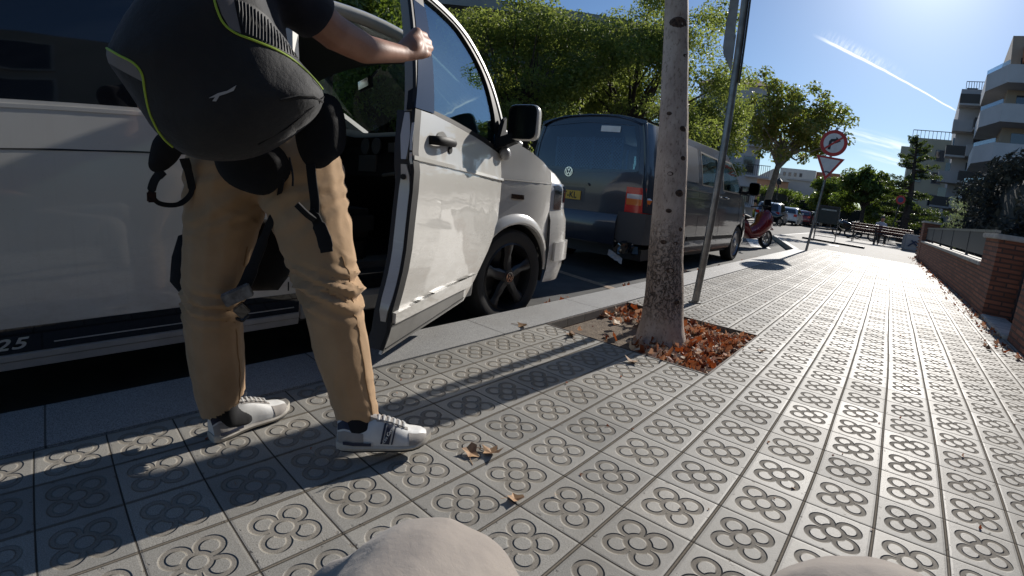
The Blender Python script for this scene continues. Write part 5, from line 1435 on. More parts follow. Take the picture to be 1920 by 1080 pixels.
    mb = MB(); mb.lathe([(.0005, .006), (.018, .006), (.02, .0), (.0005, 0)], (Z(1.08) + .002, -.79, 1.068), 'x', 16); mb.build('key_lock', M['black_plastic'], dr)
    mb = MB()
    rows = []
    for rr_, dx in ((1.0, .0012), (.8, .0008), (.5, .0006), (.05, .0005)):
        rows.append([Vector((Z(1.09) + dx, -(.875 + .062 * rr_ * math.cos(a)), 1.09 + .052 * rr_ * math.sin(a))) for a in np.linspace(0, 2 * math.pi, 25)[:-1]])
    mb.loft(rows, caps=False); mb.build('handle_recess', M['recess'], dr)
    # wing mirror on its black foot
    mb = MB()
    mb.prism([(-.02, 1.12), (.15, 1.13), (.05, 1.32), (.0, 1.34)], -.006, .02, 'x')
    for v in mb.v: v.y, v.z = -v.y if False else v.y, v.z
    mb2 = MB(); mb2.add([Vector((v.x + Z(1.2), -v.y, v.z)) for v in mb.v], mb.f)
    mb2.loft([[Vector((Z(1.17) + dx, -(s_ + ds), z_ + dz_)) for ds, dz_ in ((-.05, -.03), (.05, -.03), (.05, .035), (-.05, .035))] for dx, s_, z_ in ((.0, .09, 1.165), (.05, .09, 1.18), (.09, .085, 1.20), (.12, .08, 1.215))])
    mb2.build('mirror_foot', M['black_plastic'], dr, bevel=.006)
    mb = MB(); mb.ball((Z(1.1) + .03, -.045, 1.115), (.035, .055, .038), 14, 10, rot=(R(-25), 0, 0)); mb.build('mirror_base_cover', M['lower_pod'], dr)
    mc = Vector((Z(1.2) + .165, -.115, 1.295)); Rm = Euler((0, 0, R(-10))).to_matrix()
    def sq(w, h, y, n=28, p=.38): return [mc + Rm @ Vector((w * math.copysign(abs(math.cos(2 * math.pi * k / n)) ** p, math.cos(2 * math.pi * k / n)), y, h * math.copysign(abs(math.sin(2 * math.pi * k / n)) ** p, math.sin(2 * math.pi * k / n)))) for k in range(n)]
    mb = MB(); mb.loft([sq(.080, .088, -.026), sq(.091, .098, -.030), sq(.096, .103, -.024), sq(.098, .106, .0), sq(.094, .10, .03), sq(.072, .08, .06, p=.5), sq(.03, .04, .072, p=.7)]); mh = mb.build('mirror_housing', M['white_paint'], dr)
    mb = MB(); mb.loft([sq(.092, .099, -.032), sq(.088, .095, -.034), sq(.083, .090, -.028)], caps=False); mb.build('mirror_rim', M['black_plastic'], dr)
    mb = MB(); mb.loft([sq(.084, .091, -.0290), sq(.02, .02, -.0290)]); mb.build('mirror_glass', M['mirror'], dr)
    return root

def interp_row(row, n):
    out = []
    for k in range(n):
        t = k / (n - 1) * (len(row) - 1); i = min(int(t), len(row) - 2); out.append(row[i].lerp(row[i + 1], t - i))
    return out

M['trim_sill'] = pbr('sill_grey', (.33, .325, .31), .45, c2=(.26, .255, .24), vs_=8)
M['sill_white'] = pbr('sill_moulding_paint', (.50, .49, .47), .4, coat=.3, c2=(.40, .39, .37), vs_=7)
M['frame_metal'] = pbr('frame_metal', (.42, .42, .41), .35, .3, coat=.3)
M['lower_pod'] = pbr('mirror_pod_grey', (.30, .30, .31), .35, coat=.3)
M['recess'] = pbr('handle_recess_shade', (.42, .41, .39), .3, coat=.6)  # shade of the scoop put into a greyer door colour
M['mirror'] = pbr('mirror_glass', (.012, .012, .014), .08, spec=.3)
build_white_van()

def build_grey_van():
    V = VanShape(1.86, .12); S = .94
    root = empty('grey_van', (-2.79, 7.34, -.12), scale=S)
    gp = M['grey_paint']; f = V.side(1); g = V.side(-1)
    body = MB(); af = wheel_arch(0, .37, 180, 0); ar = wheel_arch(-3.0, .37, 180, 0)
    prof = [(.40, .98), (.11, 1.16), (-.10, 1.23), (-.42, 1.55), (-.72, 1.80), (-.82, 1.86), (-3.94, 1.86), (-3.985, 1.10), (-3.97, .80), (-3.5, .78), (-3.5, .34)] + ar + [(-2.63, .27), (-.40, .27)] + af + [(.40, .32)]
    SL = [(-2.16, 1.27), (-1.42, 1.27), (-1.42, 1.70), (-2.16, 1.72)]; FD = [(-1.14, 1.25), (.02, 1.25), (-.10, 1.32), (-.40, 1.60), (-.62, 1.72), (-1.14, 1.72)]
    panel(body, prof, [SL, FD], f, .13, .03)
    panel(body, prof, [SL, FD], g, .13, .03, (-1, 0, 0))
    plan, base = common_front(V, root, gp, body)
    rows = []
    for y in [-3.97, -3.93, -3.85, -3.6, -3, -2.4, -1.8, -1.2, -1.0, -.85, -.74]:
        dz = -.035 * max(0, (-3.85 - y) / .12) - .05 * max(0, (y + 1.2) / .46) ** 1.5; xe = V.sx(V.zt) - V.fx(y)
        rows.append([Vector((xe * math.copysign(abs(u) ** .9, u), y - .03 * (1 - u * u) * (y < -3.8) + (.08 * (1 - u * u) if y > -.9 else 0), V.zt + dz + V.crown * (1 - abs(u) ** 2.8))) for u in np.linspace(-1, 1, 21)])
    body.grid(rows); rtop = rows[-1]
    # tailgate surface with its window opening
    def tail(x, z):
        w = V.sx(z) - V.fx(-3.94)
        return (x, -3.985 + .10 * max(0, (z - 1.15)) ** 1.3 - .05 * (1 - (x / .95) ** 2) + (.05 * (abs(x) / .93) ** 6), z)
    tl = [(-.91, .80), (-.90, 1.2), (-.86, 1.5), (-.78, 1.89), (-.4, 1.955), (0, 1.97), (.4, 1.955), (.78, 1.89), (.86, 1.5), (.90, 1.2), (.91, .80), (.66, .79), (.62, .36), (-.62, .36), (-.66, .79)]
    TW = [(-.80, 1.30), (-.77, 1.60), (-.70, 1.82), (0, 1.86), (.64, 1.82), (.71, 1.60), (.74, 1.30), (0, 1.26)]
    panel(body, tl, [TW], tail, .1, .03, (0, -1, 0))
    body.build('body', gp, root, weld=False)
    mb = MB(); panel(mb, TW, [], lambda x, z: (tail(x, z)[0], tail(x, z)[1] + .004, z), .15, .004, (0, -1, 0)); wo = mb.build('rear_window', M['glass_rear'], root)
    def tp(x, z, o): q = tail(x, z); return (q[0], q[1] - o, q[2])
    ro = [(-.84, 1.27), (-.81, 1.62), (-.73, 1.86), (0, 1.90), (.68, 1.86), (.75, 1.62), (.78, 1.27), (0, 1.22)]
    mb = MB(); panel(mb, ro, [TW], lambda x, z: tp(x, z, .003), .1, .004, (0, -1, 0)); mb.build('window_rubber', M['gloss_black'], wo)
    mb = MB(); panel(mb, [(.20, 1.745), (.47, 1.735), (.47, 1.81), (.20, 1.82)], [], lambda x, z: tp(x, z, .004), .2, .002, (0, -1, 0)); mb.build('white_sticker', M['sign_white'], wo, smooth=False)
    # steel mesh partition inside
    lat = MB(); x0, x1, z0, z1 = -.60, .42, 1.30, 1.69; yb = -3.80; st = .045
    k = x0 - (z1 - z0)
    while k < x1:
        for sgn in (1, -1):
            pts = []
            for t in (0, 1):
                zz = z0 + (z1 - z0) * t; xx = k + (zz - z0) if sgn > 0 else k + (z1 - zz)
                pts.append((xx, zz))
            (xa, za), (xb, zb) = pts
            def clip(xa, za, xb, zb):
                if xa > xb: xa, za, xb, zb = xb, zb, xa, za
                if xb < x0 or xa > x1: return None
                sl = (zb - za) / (xb - xa)
                if xa < x0: za += sl * (x0 - xa); xa = x0
                if xb > x1: zb -= sl * (xb - x1); xb = x1
                return xa, za, xb, zb
            c = clip(xa, za, xb, zb)
            if c: lat.tube([(c[0], yb, c[1]), (c[2], yb, c[3])], .0055, 4, caps=False)
        k += st
    lo = lat.build('mesh_partition', M['mesh_grey'], root, smooth=False, weld=False)
    for x in (-.60, -.32, -.02, .28, .42, .50):
        mb = MB(); mb.span((x - .012, yb + .006, 1.28), (x + .012, yb + .02, 1.70 if x < .45 else 1.55)); mb.build('partition_bar', M['mesh_grey'], lo, smooth=False)
    mb = MB(); mb.span((-.88, -3.4, .36), (.88, -.1, .42)); mb.build('floor', M['interior'], root, smooth=False)
    mb = MB(); rows = [[Vector((x, y, z)) for x in (-.86, .86)] for y, z in ((0, 1.2), (-.5, 1.24), (-.58, 1.1), (-.5, .6), (-.2, .42))]; mb.grid(rows); mb.build('dashboard', M['interior'], root)
    for x in (.42, -.45):
        mb = MB(); mb.box((x, -1.12, .66), (.50, .52, .16)); mb.box((x, -1.40, 1.02), (.48, .16, .66), rot=(R(-12), 0, 0)); mb.box((x, -1.50, 1.46), (.26, .10, .2), rot=(R(-10), 0, 0)); mb.build('seat', M['trim_light'] if x > 0 else M['seat'], root, bevel=.04)
    rows = []
    for k in range(7):
        t = k / 6; rows.append([Vector((a.x * .97, a.y, a.z - .01)).lerp(Vector((b.x, b.y - .02, b.z)), t) + Vector((0, .05 * math.sin(math.pi * t) * (1 - (a.x / .9) ** 2), .03 * math.sin(math.pi * t))) for a, b in zip(interp_row(rtop, 33), base)])
    mb = MB(); mb.grid(rows); mb.build('windscreen', M['glass'], root)
    def off(d, s=1): return lambda y, z: (s * (V.sx(z) - V.fx(y) + d), y, z)
    for q, nm in ((SL, 'sliding_door_window'), (FD, 'front_door_window')):
        for s in (1, -1):
            mb = MB(); panel(mb, q, [], off(-.012, s), .2, .004, (s, 0, 0)); o = mb.build(nm, M['glass_side'], root)
            if s > 0:
                cx = sum(p[0] for p in q) / len(q); cz = sum(p[1] for p in q) / len(q)
                big = [(cx + (a - cx) * 1.07, cz + (b - cz) * 1.11) for a, b in q]
                mb = MB(); panel(mb, big, [q], off(.0015), .12, .004); mb.build('window_rubber', M['rubber'], o)
    mb = MB(); panel(mb, [(-3.5, 1.27), (-2.34, 1.27), (-2.32, 1.76), (-3.44, 1.79)], [], off(.004), .15, .006); mb.build('blank_panel', M['grey_dull'], root)
    # crease, rubbing strip, gaps, handles
    mb = MB(); panel(mb, [(-3.92, 1.055), (.38, 1.035), (.38, 1.05), (-3.92, 1.075)], [], off(.004), .2, .006); mb.build('waist_crease', gp, root)
    mb = MB()
    panel(mb, [(-3.5, 1.155), (-1.3, 1.148), (-1.3, 1.16), (-3.5, 1.168)], [], off(.002), .3, .004); mb.build('sliding_door_rail', M['rubber'], root, smooth=False)
    mb = MB(); panel(mb, [(-2.62, .44), (-.39, .44), (-.39, .50), (-2.62, .50)], [], off(.012), .3, .014); mb.build('rubbing_strip', M['black_plastic'], root)
    for y in (-2.28, -1.26, -.15):
        mb = MB(); panel(mb, [(y, .40 if y < -.2 else .7), (y + .008, .40 if y < -.2 else .7), (y + .008, 1.76 if y < -.2 else 1.15), (y, 1.76 if y < -.2 else 1.15)], [], off(.001), .2, .002); mb.build('door_gap', M['rubber'], root, smooth=False)
    for y in (-1.42, -1.02):
        mb = MB(); mb.tube([(V.sx(1.12) + .006, y - .09, 1.122), (V.sx(1.12) + .038, y - .05, 1.122), (V.sx(1.12) + .038, y + .05, 1.122), (V.sx(1.12) + .006, y + .09, 1.122)], .014, 8); mb.build('door_handle', M['gloss_black'], root)
    mb = MB(); panel(mb, [(.20, .84), (.27, .84), (.27, .875), (.20, .875)], [], off(.008), .1, .01); mb.build('side_indicator', M['lens_amber'], root)
    mb = MB(); mb.prism([(-.10, 1.24), (.06, 1.24), (-.05, 1.38)], .88, .93, 'x'); mb.tube([(.90, -.02, 1.28), (1.0, 0, 1.27), (1.06, 0, 1.30)], .03, 8); mb.build('mirror_foot', M['black_plastic'], root)
    def sq(w, h, y, n=20, p=.4): return [Vector((1.13 + w * math.copysign(abs(math.cos(2 * math.pi * k / n)) ** p, math.cos(2 * math.pi * k / n)), .02 + y, 1.36 + h * math.copysign(abs(math.sin(2 * math.pi * k / n)) ** p, math.sin(2 * math.pi * k / n)))) for k in range(n)]
    mb = MB(); mb.loft([sq(.09, .1, -.03), sq(.1, .115, -.01), sq(.095, .11, .04), sq(.05, .06, .08, p=.7)]); mb.build('wing_mirror', M['black_plastic'], root)
    mb = MB(); mb.loft([sq(.085, .098, -.033), sq(.02, .02, -.033)]); mb.build('mirror_glass', M['mirror'], root)
    for cy in (0, -3.0):
        for s in (1, -1):
            mb = MB(); pr = arc(cy, .32, .365, -10, 190, 18); mb.grid([[Vector((x, y, z)) for y, z in pr] for x in (s * .62, s * .925)]); mb.add([Vector((s * .62, y, z)) for y, z in pr], [tuple(range(len(pr)))]); mb.build('wheel_arch_liner', M['interior'], root)
            road_wheel(root, s * .835, cy, s, .325, False)
    mb = MB(); mb.span((-.85, -3.8, .2), (.85, .3, .34)); mb.build('underbody', M['interior'], root, smooth=False)
    def fp(z0, z1, t0, t1, o, n=10): return [[Vector((*plan(t, o + (-.03 * max(0, (z - .93) / .055))), z)) for t in np.linspace(t0, t1, n)] for z in np.linspace(z0, z1, 6)]
    for s in (1, -1):
        mb = MB(); mb.grid(fp(.775, .965, s * .99, s * .55, .012)); mb.build('headlight', M['lens_clear'], root)
    mb = MB(); mb.grid(fp(.80, .93, -.5, .5, .010, 16)); mb.build('grille', M['black_plastic'], root)
    # tail lamps, wrapping round the corner
    for s in (1, -1):
        def lamp(z0, z1, mat, nm, par, a=.665, b=.895, o=.012):
            mb = MB(); rows = []
            for z in np.linspace(z0, z1, 4):
                r1 = [Vector((s * x, tail(x, z)[1] - o, z)) for x in np.linspace(a, b - .03, 5)]
                w = V.sx(z) - V.fx(-3.94) + o
                r1 += [Vector((s * (b + .0), tail(b, z)[1] - o + .012, z)), Vector((s * (w - .012), -3.93, z)), Vector((s * w, -3.88, z)), Vector((s * (w + .006), -3.80, z))]
                rows.append(r1)
            mb.grid(rows); return mb.build(nm, mat, par)
        t = lamp(.79, 1.09, M['lens_red'], 'tail_lamp', root)
        lamp(.955, 1.01, M['lens_clear'], 'reverse_lens', t, .68, .88, .016)
        lamp(.88, .955, M['lens_amber'], 'indicator_lens', t, .68, .88, .016)
    em = emblem('tailgate_emblem', .062, M['chrome'], root); em.rotation_euler = (0, 0, R(-90)); em.location = (-.19, tail(-.19, 1.22)[1] - .006, 1.22)
    mb = MB(); mb.prism([(-.44, .84), (.10, .84), (.10, 1.04), (-.44, 1.04)], tail(-.2, .95)[1] - .004, tail(-.2, .95)[1] + .02, 'y'); rc = mb.build('plate_recess', M['grey_dull'], root, smooth=False, bevel=.01)
    py = tail(-.2, .95)[1] - .012
    mb = MB(); mb.span((-.47, py - .004, .872), (.035, py + .004, .985)); pl_ = mb.build('number_plate', M['plate'], root, smooth=False, bevel=.003)
    me = text_mesh('T-KL', .098, .0008, 0, 1.08, .002)
    o = link('lettering', me, M['sign_black'], pl_, False); o.rotation_euler = (R(90), 0, 0); o.location = (-.235, py - .0055, .892); o.scale = (.98, 1.12, 1)
    mb = MB(); mb.prism([(-.5, 1.06), (.16, 1.06), (.14, 1.095), (-.48, 1.095)], tail(-.2, 1.07)[1] - .03, tail(-.2, 1.07)[1] + .01, 'y'); mb.build('tailgate_grip', gp, root, bevel=.008)
    # battered plastic bumper with its corner torn open
    mb = MB(); rings = []
    for x in np.linspace(-.93, .60, 12):
        yy = tail(x, .6)[1]; rings.append([Vector((x, yy + a, z)) for a, z in ((.03, .36), (-.05, .38), (-.075, .50), (-.07, .66), (-.045, .74), (.03, .75))])
    mb.loft(rings); mb.build('rear_bumper', gp, root)
    mb = MB(); rows = []
    for z in np.linspace(.42, .79, 5):
        w = V.sx(z) + .01
        rows.append([Vector((x, tail(x, z)[1] - .035, z)) for x in (.60, .7, .8, .88)] + [Vector((w - .03, -3.97, z)), Vector((w, -3.90, z)), Vector((w + .006, -3.6, z)), Vector((w, -3.42, z))])
    mb.grid(rows); mb.build('bumper_corner', M['bumper_grey'], root)
    mb = MB(); rnd = random.Random(2)
    for k in range(9):
        c = Vector((.60 + .036 * k, -4.03 - .02 * rnd.random(), .34 + rnd.uniform(-.03, .05))); sz = (rnd.uniform(.04, .09), rnd.uniform(.03, .08), rnd.uniform(.06, .16))
        mb.box(c, sz, rot=(rnd.uniform(-.5, .5), rnd.uniform(-.6, .6), rnd.uniform(-.6, .6)), taper=rnd.uniform(.4, .9))
    mb.build('torn_bumper_edge', M['gloss_black'], root, smooth=False)
    mb = MB(); vs_ = [Vector((.52 + .03 * i + .01 * rnd.random(), -4.06 + .02 * rnd.random() + .012 * j, .24 - .012 * i + .035 * j + .01 * rnd.random())) for i in range(8) for j in range(3)]
    mb.add(vs_, [(i * 3 + j, i * 3 + j + 1, i * 3 + j + 4, i * 3 + j + 3) for i in range(7) for j in range(2)]); mb.build('hanging_shard', M['decal_white'], root, smooth=False)
    tag(root, 'dark grey-blue panel van with a torn rear bumper corner and yellow number plate', 'van')

M['glass_rear'] = glass_mat('rear_window_glass', (.42, .52, .60), 1, .03)
M['glass_side'] = glass_mat('side_window_glass', (.75, .86, .80), 1, .10)
M['grey_dull'] = pbr('grey_panel', (.045, .05, .062), .42, .1, coat=.4)
M['bumper_grey'] = pbr('bumper_plastic', (.05, .052, .056), .55, bump=.2, bs=200)
build_grey_van()

# ------------------------------------------------------------------ the person at the door
M['khaki'] = None
def cloth(name, c, c2, rough=.85, weave=900, bs=.25):
    m, n, b = new_mat(name); co = n.coord()
    b.inputs['Roughness'].default_value = rough; b.inputs['Specular IOR Level'].default_value = .25
    try: b.inputs['Sheen Weight'].default_value = .15
    except Exception: pass
    n.put(b.inputs['Base Color'], n.mix(n.ramp(n.noise(co, 9, 4), .3, .7), rgb(c), rgb(c2)))
    h = n.m('ADD', n.m('MULTIPLY', n.noise(co, weave, 2), .0005), n.m('MULTIPLY', n.noise(co, 24, 4), .004))
    n.put(b.inputs['Normal'], n.bump(h, bs * 2, 1.0)); return m
M['khaki'] = cloth('khaki_cotton', (.42, .275, .155), (.36, .235, .13))
M['stone'] = cloth('stone_cotton', (.34, .30, .262), (.29, .255, .225), bs=.4)
M['navy'] = cloth('navy_jersey', (.012, .014, .024), (.010, .011, .018))
M['pack'] = cloth('pack_fabric', (.026, .027, .029), (.018, .018, .020), .7, 500, .5)
M['web'] = cloth('webbing', (.004, .004, .005), (.006, .006, .007), .8, 700, .4)
M['sock'] = cloth('sock', (.008, .008, .010), (.012, .012, .014))
M['lime'] = pbr('lime_piping', (.36, .52, .05), .5)
M['reflective'] = pbr('reflective_grey', (.20, .19, .19), .55, .1, bump=.1, bs=200, c2=(.17, .16, .16))
M['rib'] = pbr('ribbed_mesh', (.035, .036, .038), .6)
M['leather_white'] = pbr('white_leather', (.66, .66, .64), .45, bump=.15, bs=150, c2=(.58, .575, .555), vs_=30)
M['suede'] = pbr('grey_suede', (.34, .315, .29), .9, bump=.4, bs=250, c2=(.29, .27, .25), vs_=25)
M['sole'] = pbr('pale_sole', (.55, .52, .46), .6, c2=(.42, .39, .34), vs_=30)
M['shoe_navy'] = pbr('shoe_navy', (.018, .024, .05), .6)
M['hair'] = pbr('dark_hair', (.02, .014, .01), .6, bump=1, bs=120, dist=.004)
M['nail'] = pbr('nail', (.48, .30, .25), .35)
M['eye'] = pbr('eye', (.6, .58, .55), .2)

def shoe(parent, heel, yaw, pitch, side_out, label=None):
    """a low trainer; local x runs to the toe"""
    rt = empty('shoe', heel, rot=(0, -pitch, yaw)); rt.parent = parent
    L = .272
    def hw(t): return float(np.interp(t, [0, .05, .15, .3, .45, .6, .72, .84, .93, 1.0], [.020, .031, .036, .035, .036, .043, .047, .044, .033, .012]))
    def cy(t): return -side_out * .010 * math.sin(math.pi * t) * 1.0
    def zb(t): return float(np.interp(t, [0, .3, .8, 1], [.026, .022, .019, .026]))
    def zt(t): return float(np.interp(t, [0, .06, .16, .30, .38, .50, .64, .78, .9, 1.0], [.080, .097, .088, .082, .098, .092, .074, .055, .048, .030]))
    def pt(t, a, o=0):  # a: 0 = right-low ... pi = left-low over the top
        c, s_ = math.cos(a), math.sin(a)
        return Vector((t * L + .0, cy(t) - (hw(t) + o) * math.copysign(abs(c) ** .8, c) * (1 - .30 * s_ ** 2), zb(t) + (zt(t) - zb(t) + o) * max(0, s_) ** .85))
    ts = [0, .02, .05, .1, .16, .22, .3, .38, .46, .54, .62, .7, .78, .85, .91, .96, 1.0]
    mb = MB(); mb.loft([[pt(t, math.pi * k / 16) for k in range(17)] for t in ts]); mb.build('upper', M['leather_white'], rt)
    mb = MB(); rings = []
    for t in ts:
        w = hw(t) + .004; ring = []
        for k in range(12):
            a = 2 * math.pi * k / 12; ring.append(Vector((t * L * 1.02 - .004, cy(t) + w * math.cos(a), (zb(t) + .004) * .5 + (zb(t) + .004) * .5 * math.copysign(abs(math.sin(a)) ** .35, math.sin(a)) + .012 * max(0, t - .8) / .2)))
        rings.append(ring)
    mb.loft(rings); mb.build('sole', M['sole'], rt)
    mb = MB(); mb.loft([[Vector((t * L, cy(t) + (hw(t) - .002) * math.cos(2 * math.pi * k / 12), -.002 + .003 * math.copysign(abs(math.sin(2 * math.pi * k / 12)) ** .4, math.sin(2 * math.pi * k / 12)) + .012 * max(0, t - .8) / .2)) for k in range(12)] for t in ts]); mb.build('outsole', M['rib'], rt)
    def patch(t0, t1, a0, a1, o, mat, nm, shear=0, n=8):
        mb = MB(); rows = []
        for i in range(n + 1):
            a = a0 + (a1 - a0) * i / n
            rows.append([pt(min(max(t0 + (t1 - t0) * j / 8 + shear * i / n, 0), 1), a, o) for j in range(9)])
        mb.grid(rows); return mb.build(nm, mat, rt)
    for s in (0, 1):
        A = (lambda a: a) if s == 0 else (lambda a: math.pi - a)
        patch(.0, .20, A(.62), A(1.15), .0012, M['shoe_navy'], 'heel_tab')
        patch(.0, .26, A(.02), A(.52), .0014, M['suede'], 'heel_counter')
        patch(.74, 1.0, A(.02), A(.85), .0012, M['suede'], 'toe_cap')
        patch(.40, .74, A(1.05), A(1.35), .0012, M['suede'], 'eyelet_stay')
        patch(.05, .34, A(-.0), A(.10), .005, M['shoe_navy'], 'sole_insert')
    sA = (lambda a: a) if side_out > 0 else (lambda a: math.pi - a)
    for k, (a, w) in enumerate(((.435, .022), (.468, .06), (.545, .016))):
        so = patch(a, a + w, sA(.05), sA(1.0), .0020 + .0002 * k, M['shoe_navy'], 'side_stripe', .05)
    me = text_mesh('Lee Cooper', .0135, .0003, .2)
    o = link('lettering', me, M['leather_white'], rt, False)
    q = pt(.50, sA(.12), .0045); o.location = (q.x - .006, q.y, q.z - .002); o.rotation_euler = (R(62), R(-62), R(0))
    for k in range(6):
        t = .42 + .055 * k; mb = MB(); mb.tube([pt(t, 1.15, .003), pt(t + .012, 1.57, .006), pt(t, math.pi - 1.15, .003)], .0035, 6); mb.build('lace', M['leather_white'], rt)
    mb = MB(); mb.loft([[pt(t, a, .004 + .004 * (t < .42)) + Vector((0, 0, .010 if t < .40 else 0)) for a in np.linspace(1.2, math.pi - 1.2, 7)] + [pt(t, a, -.003) for a in np.linspace(math.pi - 1.2, 1.2, 7)] for t in (.34, .42, .55, .68)]); mb.build('tongue', M['suede'], rt)
    return rt

def build_person():
    root = empty('person', (-.85, -.75, 0)); O0 = Vector((-.85, -.75, 0))
    def L(*p): return Vector(p) - O0
    # --- body (skin): torso, head, arms and hands as one surface
    hw, k = L(-1.010, -.262, 1.236), [L(-1.040, -.180, 1.335), L(-1.036, -.160, 1.314), L(-1.028, -.150, 1.289), L(-1.020, -.158, 1.264)]
    m1 = [L(-1.072, -.118, 1.348), L(-1.070, -.098, 1.326), L(-1.064, -.092, 1.302), L(-1.056, -.104, 1.277)]
    tp = [L(-1.125, -.112, 1.336), L(-1.122, -.094, 1.316), L(-1.115, -.090, 1.294), L(-1.105, -.104, 1.270)]
    shR, el = L(-.885, -.72, 1.285), L(-.920, -.560, 1.222)
    parts = [('c', shR, .058, el, .050), ('c', el, .052, L(-.965, -.425, 1.208), .046), ('c', L(-.965, -.425, 1.208), .046, hw, .031),
             ('e', (hw + k[1]) / 2, (.040, .050, .034), (R(40), 0, R(10))), ('c', hw, .032, k[0], .022), ('c', hw, .03, k[3], .022), ('c', k[0], .020, k[3], .019)]
    for i in range(4):
        r0 = (.0125, .013, .0125, .011)[i]
        parts += [('c', k[i], r0 * 1.25, m1[i], r0), ('c', m1[i], r0, tp[i], r0 * .85)]
    parts += [('c', hw + Vector((-.015, .02, .02)), .018, L(-1.075, -.205, 1.30), .0145), ('c', L(-1.075, -.205, 1.30), .0135, L(-1.10, -.165, 1.325), .011)]
    torso_b, torso_t = L(-.925, -.775, .90), L(-.935, -.90, 1.28)
    parts += [('c', torso_b, .13, torso_t, .135), ('c', shR, .06, L(-1.0, -1.02, 1.30), .06), ('c', torso_t, .06, L(-.955, -.90, 1.47), .052)]
    hc = L(-.975, -.885, 1.60)
    parts += [('e', hc, (.095, .078, .115), (0, R(6), R(-20))), ('e', hc + Vector((-.035, .01, -.055)), (.062, .058, .062)), ('c', hc + Vector((-.085, .022, .0)), .012, hc + Vector((-.108, .026, -.028)), .014), ('e', hc + Vector((.005, .078, -.01)), (.018, .012, .03)), ('e', hc + Vector((.005, -.078, -.01)), (.018, .012, .03)),
              ('c', L(-1.0, -1.02, 1.30), .055, L(-1.10, -.96, 1.06), .045), ('c', L(-1.10, -.96, 1.06), .044, L(-1.22, -.99, 1.0), .030), ('e', L(-1.25, -.99, .99), (.05, .035, .025), (0, 0, R(30)))]
    for i in range(4):
        b0 = L(-1.285, -.985 + .018 * i - .02, .995 - .006 * i); parts.append(('c', b0, .009, b0 + Vector((-.04, .01, -.03)), .008))
    parts.append(('c', L(-1.24, -.965, 1.0), .010, L(-1.28, -.94, 1.01), .009))
    body = fused('body', parts, .0065, M['skin'], root, smooth=3)
    mb = MB()
    for i in range(0): pass
    # hair, eyes, brows: simple but present
    hp = fused('hair', [('e', hc + Vector((.018, 0, .035)), (.098, .086, .098), (0, R(6), R(-20))), ('e', hc + Vector((.045, 0, -.02)), (.06, .078, .075))], .009, M['hair'], root, smooth=2)
    for s in (1, -1):
        mb = MB(); mb.ball(hc + Vector((-.083, .018 + s * .030, .012)), .011, 10, 8); mb.build('eye', M['eye'], root)
        mb = MB(); mb.ball(hc + Vector((-.093, .018 + s * .030, .012)), .0045, 8, 6); mb.build('pupil', M['rubber'], root)
        mb = MB(); mb.tube([hc + Vector((-.090, .018 + s * .015, .032)), hc + Vector((-.092, .018 + s * .032, .036)), hc + Vector((-.084, .018 + s * .048, .031))], .004, 5); mb.build('eyebrow', M['hair'], root)
    mb = MB(); mb.tube([hc + Vector((-.092, .000, -.062)), hc + Vector((-.098, .02, -.060)), hc + Vector((-.09, .042, -.062))], .005, 6); mb.build('lips', pbr('lips', (.36, .13, .11), .5), root)
    # t-shirt
    def tee(c, n): return c + n * (.004 * noise.noise(c * 9) + .003 * noise.noise(Vector((c.x * 30, c.y * 12, c.z * 12))))
    sl = (shR + (el - shR) * .55)
    fused('t_shirt', [('c', torso_b + Vector((0, 0, -.02)), .145, torso_t, .155), ('c', shR, .078, L(-.99, -1.0, 1.30), .078), ('c', shR, .075, sl, .072), ('c', L(-1.0, -1.02, 1.30), .07, L(-1.06, -.99, 1.17), .062), ('c', torso_t, .08, L(-.94, -.90, 1.36), .062)], .010, M['navy'], root, tee,
          cuts=[(shR + (el - shR) * .62, (el - shR).normalized())], smooth=4)
    # trousers
    hipR, hipL = L(-.835, -.685, .80), L(-.975, -.83, .80)
    kR, kL = L(-.712, -.648, .495), L(-.962, -.892, .445)
    cR, cL = L(-.702, -.618, .315), L(-.975, -.890, .255)
    eR, eL = L(-.688, -.575, .09), L(-.995, -.880, .06)
    parts = [('c', L(-.905, -.755, .86), .135, L(-.915, -.775, .94), .135), ('c', hipR, .125, hipR.lerp(kR, .55), .098), ('c', hipR.lerp(kR, .55), .098, kR, .082), ('c', kR, .080, cR, .077), ('c', cR, .077, eR, .060),
             ('c', hipL, .125, hipL.lerp(kL, .55), .098), ('c', hipL.lerp(kL, .55), .098, kL, .084), ('c', kL, .082, cL, .082), ('c', cL, .082, eL, .066)]
    def folds(c, n):
        w = c + O0; r = (w.x > -.85)
        zk = .505 if r else .44
        d = .003 * noise.noise(w * 9)
        g = math.exp(-((w.z - zk) / .055) ** 2)
        ph = noise.noise(Vector((w.x * 7, w.y * 7, w.z * 9 + (5 if r else 0)))) * 2.2
        d += g * (.010 if r else .006) * math.sin((w.z + .35 * w.x + .15 * w.y) * 170 + ph * 2.5)
        g2 = math.exp(-((w.z - .74) / .09) ** 2)
        d += g2 * .004 * math.sin((w.z - .5 * w.y) * 120 + ph * 2)
        g3 = math.exp(-((w.z - .15) / .07) ** 2) * (1 if r else .5)
        d += g3 * .004 * noise.noise(Vector((w.x * 20, w.y * 20, w.z * 45)))
        d += .0015 * noise.noise(Vector((w.x * 24, w.y * 24, w.z * 10)))
        def ridge(q): return (1 - abs(math.sin(q))) ** 2.5
        # sharp drag lines: across the back of the thigh, round the knee, down the shin
        a1 = math.exp(-((w.z - .66) / .10) ** 2) * max(0, noise.noise(Vector((w.x * 6, w.y * 6, w.z * 5))) + .35)
        d += a1 * .006 * ridge((w.z + .55 * w.y + .2 * w.x) * 48 + ph * 1.2)
        a2 = math.exp(-((w.z - (zk + .01)) / .045) ** 2) * (1.0 if r else .5)
